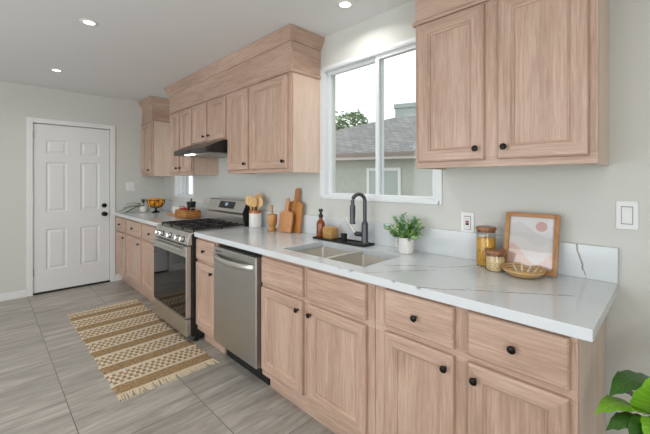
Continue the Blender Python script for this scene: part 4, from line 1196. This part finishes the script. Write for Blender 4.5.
# ------------------------------------------------------------------ far corner group
vx, vy = -4.880, -.340
vp = thing('potted_plant', (vx, vy, CZ1), 'trailing green fronds in a white ribbed pot near the far corner', 'plant')
pr = []
M['white_pot'] = plain('white_ribbed_pot', srgb(226, 224, 216), .5)
pot = MB(); rings = []
for rr_, h_ in ((.034, 0), (.048, .008), (.056, .035), (.054, .062), (.046, .080), (.044, .082), (.040, .078), (.042, .060)):
    rings.append([(vx + rr_ * (1 + .035 * math.cos(12 * 2 * PI * k / 48)) * math.cos(2 * PI * k / 48), vy + rr_ * (1 + .035 * math.cos(12 * 2 * PI * k / 48)) * math.sin(2 * PI * k / 48), CZ1 + h_) for k in range(48)])
pot.loft(rings, 0, True, True, True, True); pot.build('pot', 'white_pot', vp)
fr, st2 = MB(), MB(); rq = random.Random(21)
for (ex, ey, ez, n) in ((-.02, -.27, .035, 11), (.02, -.215, .012, 11), (-.10, -.15, .115, 8), (-.03, .03, .150, 7), (-.06, -.20, .07, 9), (-.02, .01, .16, 6)):
    p0 = Vector((vx, vy, CZ1 + .075)); p3 = Vector((vx + ex, vy + ey, CZ1 + ez)); p1 = p0.lerp(p3, .4) + Vector((0, 0, .05))
    pts = [(p0 * (1 - t) ** 2 + p1 * 2 * t * (1 - t) + p3 * t * t) for t in [k / 10 for k in range(11)]]
    st2.tube(pts, [.0028] * 6 + [.002] * 5, 6)
    for k in range(n):
        t = .25 + .75 * k / (n - 1); i = min(9, int(t * 10)); q = pts[i].lerp(pts[i + 1], t * 10 - i)
        dd = (pts[i + 1] - pts[i]).normalized()
        for sg in (-1, 1):
            sd = dd.cross(Vector((0, 0, 1))).normalized() * sg
            leaf(fr, q, dd * .8 + sd * .7 + Vector((0, 0, rq.uniform(-.05, .25))), (0, 0, 1), rq.uniform(.045, .065), .009, 0, .15, 4)
for v in fr.v: v.z = max(v.z, CZ1 + .004)
fr.build('fronds', 'frond', vp, recalc=False); st2.build('stems', 'stem', vp)

ox, oy = -4.720, -.235
fb = thing('fruit_bowl', (ox, oy, CZ1), 'black footed wire bowl holding golden fruit on the far counter', 'bowl')
MB().lathe([(.052, 0), (.054, .004), (.050, .008), (.022, .020), (.013, .034), (.014, .056), (.030, .064), (.001, .066)], (ox, oy, CZ1), 'z', 24, cap1=False).build('foot', 'black', fb)
rib_prof = [(.024, .064), (.060, .072), (.090, .096), (.108, .130), (.114, .168)]
for k in range(12):
    a = 2 * PI * k / 12
    MB().tube([(ox + r_ * math.cos(a), oy + r_ * math.sin(a), CZ1 + z_) for r_, z_ in rib_prof], .0042, 6).build('rib', 'black', fb)
MB().tube([(ox + .114 * math.cos(2 * PI * k / 36), oy + .114 * math.sin(2 * PI * k / 36), CZ1 + .168) for k in range(37)], .0045, 6).build('rim', 'black', fb)
spots = [(0, -.058, 0.110), (.058, .01, 0.111), (-.055, .018, 0.111), (.012, .062, 0.112), (-.062, -.045, 0.152), (.062, -.048, 0.152), (.066, .048, 0.154), (-.050, .066, 0.155), (0, -.005, 0.164), (-.012, -.078, 0.159)]
nm = ['front bottom', 'right bottom', 'left bottom', 'rear bottom', 'front left upper', 'front right upper', 'rear right upper', 'rear left upper', 'topmost middle', 'front middle upper']
fruit0 = None
for (a, b, c), n_ in zip(spots, nm):
    lab = 'golden round fruit at the %s of the black wire bowl' % n_
    if fruit0 is None:
        mb = MB().ball((ox + a, oy + b, CZ1 + c), .034, 0, 16, 10, (1, 1, .95))
        fruit0 = tag(mb.build('citrus_fruit', 'citrus', origin=(ox + a, oy + b, CZ1 + c)), lab, 'fruit', 'golden fruit in the black wire bowl')
    else:
        o = fruit0.copy(); COL.objects.link(o); o.location = (ox + a, oy + b, CZ1 + c); o['label'] = lab

for i, (x, y, lab) in enumerate(((-4.45, -.085, 'left white cup behind the wooden board below the small window'), (-4.315, -.080, 'right white cup behind the wooden board below the small window'))):
    c = thing('white_cup', (x, y, CZ1), lab, 'cup', 'white cups below the small window')
    MB().lathe([(.028, 0), (.034, .003), (.040, .085), (.037, .086), (.031, .010), (.001, .008)], (x, y, CZ1), 'z', 22, cap1=False).build('cup_body', 'ceramic', c)
    MB().tube([(x - .036, y - .012, CZ1 + .068), (x - .060, y - .02, CZ1 + .062), (x - .060, y - .02, CZ1 + .030), (x - .034, y - .012, CZ1 + .022)], .004, 8).build('handle', 'ceramic', c)
# flat paddle board and woven tray stack
pb = MB(); out = [(-.13, -.06), (.13, -.06), (.13, .06), (-.13, .06), (-.15, .016), (-.235, .014), (-.235, -.014), (-.15, -.016)]
pb.loft([[(x, y, 0) for x, y in out], [(x, y, .018) for x, y in out]])
pb.xform(Matrix.Translation((-4.095, -.215, CZ1 + .0005)) @ Matrix.Rotation(.1, 4, 'Z'))
tag(pb.build('paddle_board', 'board_x', bevel=.003), 'flat wooden paddle board lying left of the woven tray', 'cutting board')
tz = CZ1 + .0005
ty = thing('woven_tray', (-3.775, -.205, tz), 'deep honey-brown woven tray beside the range under the black pot', 'tray')
tb = MB(); rounded_box(tb, -3.925, -3.625, -.300, -.105, tz, tz + .088, .03)
tb.build('tray_body', 'wicker_dark', ty, smooth_angle=60)
for x in (-3.932, -3.618):
    MB().tube([(x, -.24, tz + .085), (x, -.235, tz + .118), (x, -.175, tz + .118), (x, -.17, tz + .085)], .006, 8).build('tray_handle', 'straw', ty)
po = thing('black_pot', (-3.690, -.200, tz + .0885), 'small black lidded pot standing on the woven tray', 'pot')
MB().lathe([(.034, 0), (.040, .003), (.050, .085), (.052, .088)], (-3.690, -.200, tz + .0885), 'z', 22).build('pot_body', 'black', po)
MB().lathe([(.053, 0), (.053, .008), (.020, .013), (.006, .015), (.006, .028), (.010, .034), (.006, .042)], (-3.690, -.200, tz + .0885 + .0885), 'z', 22).build('pot_lid', 'black', po)
rb = rounded_box(MB(), -3.905, -3.805, -.250, -.170, tz + .0885, tz + .108, .012)
tag(rb.build('red_cloth', 'red'), 'folded red cloth on the woven tray beside the black pot', 'cloth')

# ------------------------------------------------------------------ big-leaf plant on the floor at the right
gx, gy = .128, -.420
bp_ = thing('potted_plant', (gx, gy, 0), 'large-leaved green plant at the lower right beside the cabinet end', 'plant')
MB().lathe([(.085, 0), (.100, .004), (.115, .20), (.120, .22), (.112, .222), (.106, .19), (.001, .188)], (gx, gy, 0), 'z', 32, cap1=False).build('pot', 'ceramic', bp_)
MB().lathe([(.104, 0), (.104, .004)], (gx, gy, .1885), 'z', 24).build('soil', 'soil', bp_)
MB().tube([(gx, gy, .19), (gx + .008, gy - .01, .40), (gx - .004, gy - .02, .58), (gx, gy - .02, .70)], [.010, .009, .007, .005], 10).build('stem', 'stem', bp_)
def bigleaf_mat(name, c1, c2, cv):
    m, nt, b = mat_base(name); N, L = nt.nodes, nt.links
    uv = N.new('ShaderNodeAttribute'); uv.attribute_name = 'leafuv'
    sp = N.new('ShaderNodeSeparateXYZ'); L.new(uv.outputs['Vector'], sp.inputs[0])
    def mth(op, a, b_=None):
        n = N.new('ShaderNodeMath'); n.operation = op
        for i, v in enumerate((a, b_)):
            if v is None: continue
            if isinstance(v, (int, float)): n.inputs[i].default_value = v
            else: L.new(v, n.inputs[i])
        return n.outputs[0]
    ax = mth('ABSOLUTE', sp.outputs[0])
    k = mth('FRACT', mth('MULTIPLY', mth('SUBTRACT', sp.outputs[1], mth('MULTIPLY', ax, .22)), 9))
    vein = mth('MAXIMUM', mth('LESS_THAN', ax, .045), mth('LESS_THAN', k, .10))
    nz = N.new('ShaderNodeTexNoise'); nz.inputs['Scale'].default_value = 14
    tc = N.new('ShaderNodeTexCoord'); L.new(tc.outputs['Object'], nz.inputs['Vector'])
    mx = N.new('ShaderNodeMix'); mx.data_type = 'RGBA'; mx.inputs['A'].default_value = c1; mx.inputs['B'].default_value = c2
    L.new(nz.outputs['Fac'], mx.inputs['Factor'])
    m2 = N.new('ShaderNodeMix'); m2.data_type = 'RGBA'; m2.inputs['B'].default_value = cv
    L.new(mth('MULTIPLY', vein, .45), m2.inputs['Factor']); L.new(mx.outputs['Result'], m2.inputs['A'])
    L.new(m2.outputs['Result'], b.inputs['Base Color']); b.inputs['Roughness'].default_value = .38
    return m
M['bigleaf'] = bigleaf_mat('bright_big_leaf', srgb(96, 152, 30), srgb(136, 190, 46), srgb(176, 214, 96))
M['bigleaf_dark'] = bigleaf_mat('deep_big_leaf', srgb(44, 84, 30), srgb(66, 112, 38), srgb(98, 142, 60))
def big_leaf(base, tip, normal, w, mat, curl=.10, stem_from=None):
    base, tip, nn = Vector(base), Vector(tip), Vector(normal).normalized()
    d = tip - base; ln = d.length; d.normalize(); s = d.cross(nn).normalized(); nn = s.cross(d).normalized()
    n, c = 12, 6; V, UVs = [], []
    for i in range(n + 1):
        t = i / n; sn = math.sin(PI * t ** .8) if 0 < t < 1 else 0.0
        wd = w * (sn ** .65 if t < .42 else sn ** 1.05)
        wd = max(wd, .001)
        for j in range(-c // 2, c // 2 + 1):
            q = j / (c / 2)
            bul = .006 * math.sin(t * 9 * PI) * abs(q)
            p = base + d * (ln * t) + s * (wd * q) + nn * (curl * ln * (4 * t * (1 - t)) * .5 + .16 * wd * abs(q) - .10 * wd * q * q * 2 + bul * .5)
            V.append(p); UVs.append((q, t, 0))
    mb = MB(); ids = mb.pts(V); C = c + 1
    for i in range(n):
        for j in range(c): mb.face((ids[i * C + j], ids[i * C + j + 1], ids[(i + 1) * C + j + 1], ids[(i + 1) * C + j]), 0, True)
    k = mb
    o = mb.build('leaf', mat, bp_, recalc=False, smooth_angle=80)
    at = o.data.attributes.new('leafuv', 'FLOAT_VECTOR', 'POINT')
    for i, u in enumerate(UVs): at.data[i].vector = u
    if stem_from:
        MB().tube([stem_from, base], .0028, 6).build('petiole', 'stem', o)
    return o
FR = Vector((math.cos(math.radians(45.3766)), math.sin(math.radians(45.3766)), 0))
crown = Vector((gx - .006, gy - .012, .640))
big_leaf((.096, -.446, .634), (.004, -.630, .674), (.10, .20, 1), .040, 'bigleaf', .30, crown)
big_leaf((.116, -.398, .728), (.028, -.562, .704), (.10, .05, 1), .040, 'bigleaf_dark', .28, (gx, gy - .01, .60))
big_leaf((.112, -.475, .655), (.126, -.560, .818), (.45, -.80, .35), .060, 'bigleaf', .10, crown)
big_leaf((.100, -.395, .640), (.032, -.455, .690), (.1, -.1, 1), .034, 'bigleaf_dark', .15, crown)
big_leaf((.108, -.500, .650), (.032, -.670, .662), (.1, .05, 1), .030, 'bigleaf_dark', .14, crown)
big_leaf((.122, -.530, .662), (.090, -.700, .628), (.3, -.2, .9), .042, 'bigleaf_dark', .24, crown)
big_leaf((.128, -.540, .668), (.130, -.725, .650), (.4, -.25, .8), .044, 'bigleaf', .26, crown)
big_leaf((.170, -.400, .660), (.330, -.420, .720), (-.1, -.3, .9), .060, 'bigleaf', .2, crown)
big_leaf((.165, -.360, .690), (.260, -.190, .800), (-.2, -.5, .8), .058, 'bigleaf_dark', .2, crown)
big_leaf((.160, -.480, .600), (.280, -.620, .560), (.1, -.2, .9), .058, 'bigleaf_dark', .25, (gx, gy - .01, .55))

# ------------------------------------------------------------------ outside the sink window
M['stucco'] = plain('grey_stucco', srgb(182, 186, 178), .9, bump=.8, bscale=9, var=.16)
M['eave'] = plain('pale_fascia_board', srgb(206, 198, 194), .7)
M['eave_dark'] = plain('gutter_brown', srgb(138, 124, 118), .6)
def shingle():
    m, nt, b = mat_base('grey_shingles'); N, L = nt.nodes, nt.links
    tc = N.new('ShaderNodeTexCoord'); br = N.new('ShaderNodeTexBrick'); br.inputs['Scale'].default_value = 1
    br.inputs['Brick Width'].default_value = .32; br.inputs['Row Height'].default_value = .15; br.inputs['Mortar Size'].default_value = .012
    br.inputs['Color1'].default_value = srgb(128, 127, 126); br.inputs['Color2'].default_value = srgb(150, 149, 147); br.inputs['Mortar'].default_value = srgb(104, 103, 102)
    L.new(tc.outputs['Object'], br.inputs['Vector']); L.new(br.outputs['Color'], b.inputs['Base Color']); b.inputs['Roughness'].default_value = .9
    return m
M['shingle'] = shingle()
M['ground_out'] = plain('dry_yard_soil', srgb(150, 142, 126), .95, var=.15, bscale=3)
M['tree_leaf'] = leaf_mat('tree_leaf', srgb(130, 150, 116), srgb(168, 186, 152), .7)
M['bark'] = plain('tree_bark', srgb(104, 92, 80), .9, bump=.6)
M['grey_house'] = plain('grey_green_siding', srgb(164, 172, 168), .8)
struct(MB().box(-40, 30, .17, 45, -.45, -.30).build('ground', 'ground_out'), 'bare yard ground outside the window', 'ground')
# neighbouring house in its own frame: e along the facade, n away from us
HA = math.atan2(.359, .933)
HM = Matrix.Translation((-7.168, 5.768, 0)) @ Matrix.Rotation(HA, 4, 'Z')
hs = thing('neighbour_house', HM @ Vector((3, 4, -.30)), 'grey stucco house with shingled roof seen through the sink window', 'house')
hw = MB(); hw.box(-4.5, 9, .45, 5.6, -.30, 2.30); hw.xform(HM).build('wall', 'stucco', hs)
rf = MB()
e0, e1 = -5.0, 9.5
ez, rz_l = 2.17, 3.70
# hipped roof: eave rectangle to ridge
a = rf.pts([(e0, 0, ez), (e1, 0, ez), (e1, 6.0, ez), (e0, 6.0, ez), (1.2, 3.0, rz_l), (5.8, 3.0, rz_l)])
b2 = rf.pts([(e0, 0, ez - .04), (e1, 0, ez - .04), (e1, 6.0, ez - .04), (e0, 6.0, ez - .04)])
rf.face((a[0], a[1], a[5], a[4])); rf.face((a[1], a[2], a[5])); rf.face((a[2], a[3], a[4], a[5])); rf.face((a[3], a[0], a[4]))
for k in range(4): rf.face((b2[k], b2[(k + 1) % 4], a[(k + 1) % 4], a[k]))
rf.face(b2[::-1])
ro = rf.xform(HM).build('roof', 'shingle', hs, origin=(-7.168, 5.768, 2.17))
MB().box(e0, e1, .02, .05, ez - .20, ez - .045).xform(HM).build('fascia', 'eave', hs)
MB().box(e0, e1, -.06, .018, ez - .10, ez - .005).xform(HM).build('gutter', 'eave_dark', hs)
MB().box(e0, e1, .05, .45, ez - .16, ez - .14).xform(HM).build('soffit_board', 'eave', hs)
hx = (.99, 1.86)
wf = MB()
for a_, b_, c_, d_ in ((hx[0] - .09, hx[0], .80, 1.73), (hx[1], hx[1] + .09, .80, 1.73), (hx[0], hx[1], 1.64, 1.73), (hx[0], hx[1], .80, .89)):
    wf.box(a_, b_, .40, .452, c_, d_)
wo = wf.xform(HM).build('window', 'trim', hs, bevel=.004)
M['far_glass'] = plain('neighbour_glass', srgb(176, 184, 180), .2, spec=.5)
MB().box(hx[0], hx[1], .425, .449, .89, 1.64).xform(HM).build('pane', 'far_glass', wo)
# two poles leaning on the house wall
for k, (x, dx) in enumerate(((-.55, .75), (-1.45, .45))):
    o = MB().tube([HM @ Vector((x, .425, 1.95 - .2 * k)), HM @ Vector((x + dx, -.25, -.30))], .022, 8).build('leaning_pole', 'trim')
    tag(o, 'longer pale pole leaning on the stucco wall outside' if k == 0 else 'shorter pale pole leaning on the stucco wall outside', 'pole')
# taller grey building behind
bb = thing('grey_building', (-8.9, 14.2, -.30), 'pale grey boxy building rising behind the shingled roof', 'building')
BM_ = Matrix.Translation((-9.35, 12.3, 0)) @ Matrix.Rotation(HA, 4, 'Z')
MB().box(0, 6.5, 0, 5, -.30, 4.85).xform(BM_).build('wall', 'grey_house', bb)
MB().box(-.06, 6.56, -.06, 5.06, 4.85, 5.05).xform(BM_).build('parapet', 'grey_house', bb)
for x in (.45, 1.5, 2.6): 
    MB().box(x, x + .6, -.03, .02, 3.95, 4.55).xform(BM_).build('window', 'far_glass', bb)
# tree
tx, ty_ = -14.9, 14.7
tr = thing('tree', (tx, ty_, -.30), 'leafy green tree behind the neighbouring roof at the left of the window', 'tree')
tk = MB().tube([(tx, ty_, -.30), (tx + .05, ty_, 1.5), (tx - .05, ty_ + .1, 3.2)], [.20, .16, .10], 10)
for q in range(5):
    a = q * 1.26; tk.tube([(tx, ty_, 2.4), (tx + .6 * math.cos(a), ty_ + .6 * math.sin(a), 3.2), (tx + 1.0 * math.cos(a), ty_ + 1.0 * math.sin(a), 3.8)], [.07, .05, .02], 6)
tk.build('trunk', 'bark', tr)
cr = MB(); rt = random.Random(4)
for i in range(2600):
    u_ = Vector((rt.gauss(0, 1), rt.gauss(0, 1), rt.gauss(0, 1))).normalized()
    blob = rt.choice(((0, 0, 0, 1.0), (.8, .25, -.25, .7), (-.7, -.2, -.15, .8), (.2, .3, .3, .75), (1.15, .4, -.55, .5), (-1.2, -.4, -.4, .6)))
    c = Vector((tx, ty_, 4.30)) + Vector(blob[:3]) * 1.6 + u_ * blob[3] * 1.6 * rt.uniform(.7, 1.0)
    leaf(cr, c, (rt.uniform(-1, 1), rt.uniform(-1, 1), rt.uniform(-.8, .5)), (rt.uniform(-.6, .6), rt.uniform(-.6, .6), 1), rt.uniform(.24, .36), rt.uniform(.09, .14), 0, .2, 2)
cr.build('crown', 'tree_leaf', tr, recalc=False)
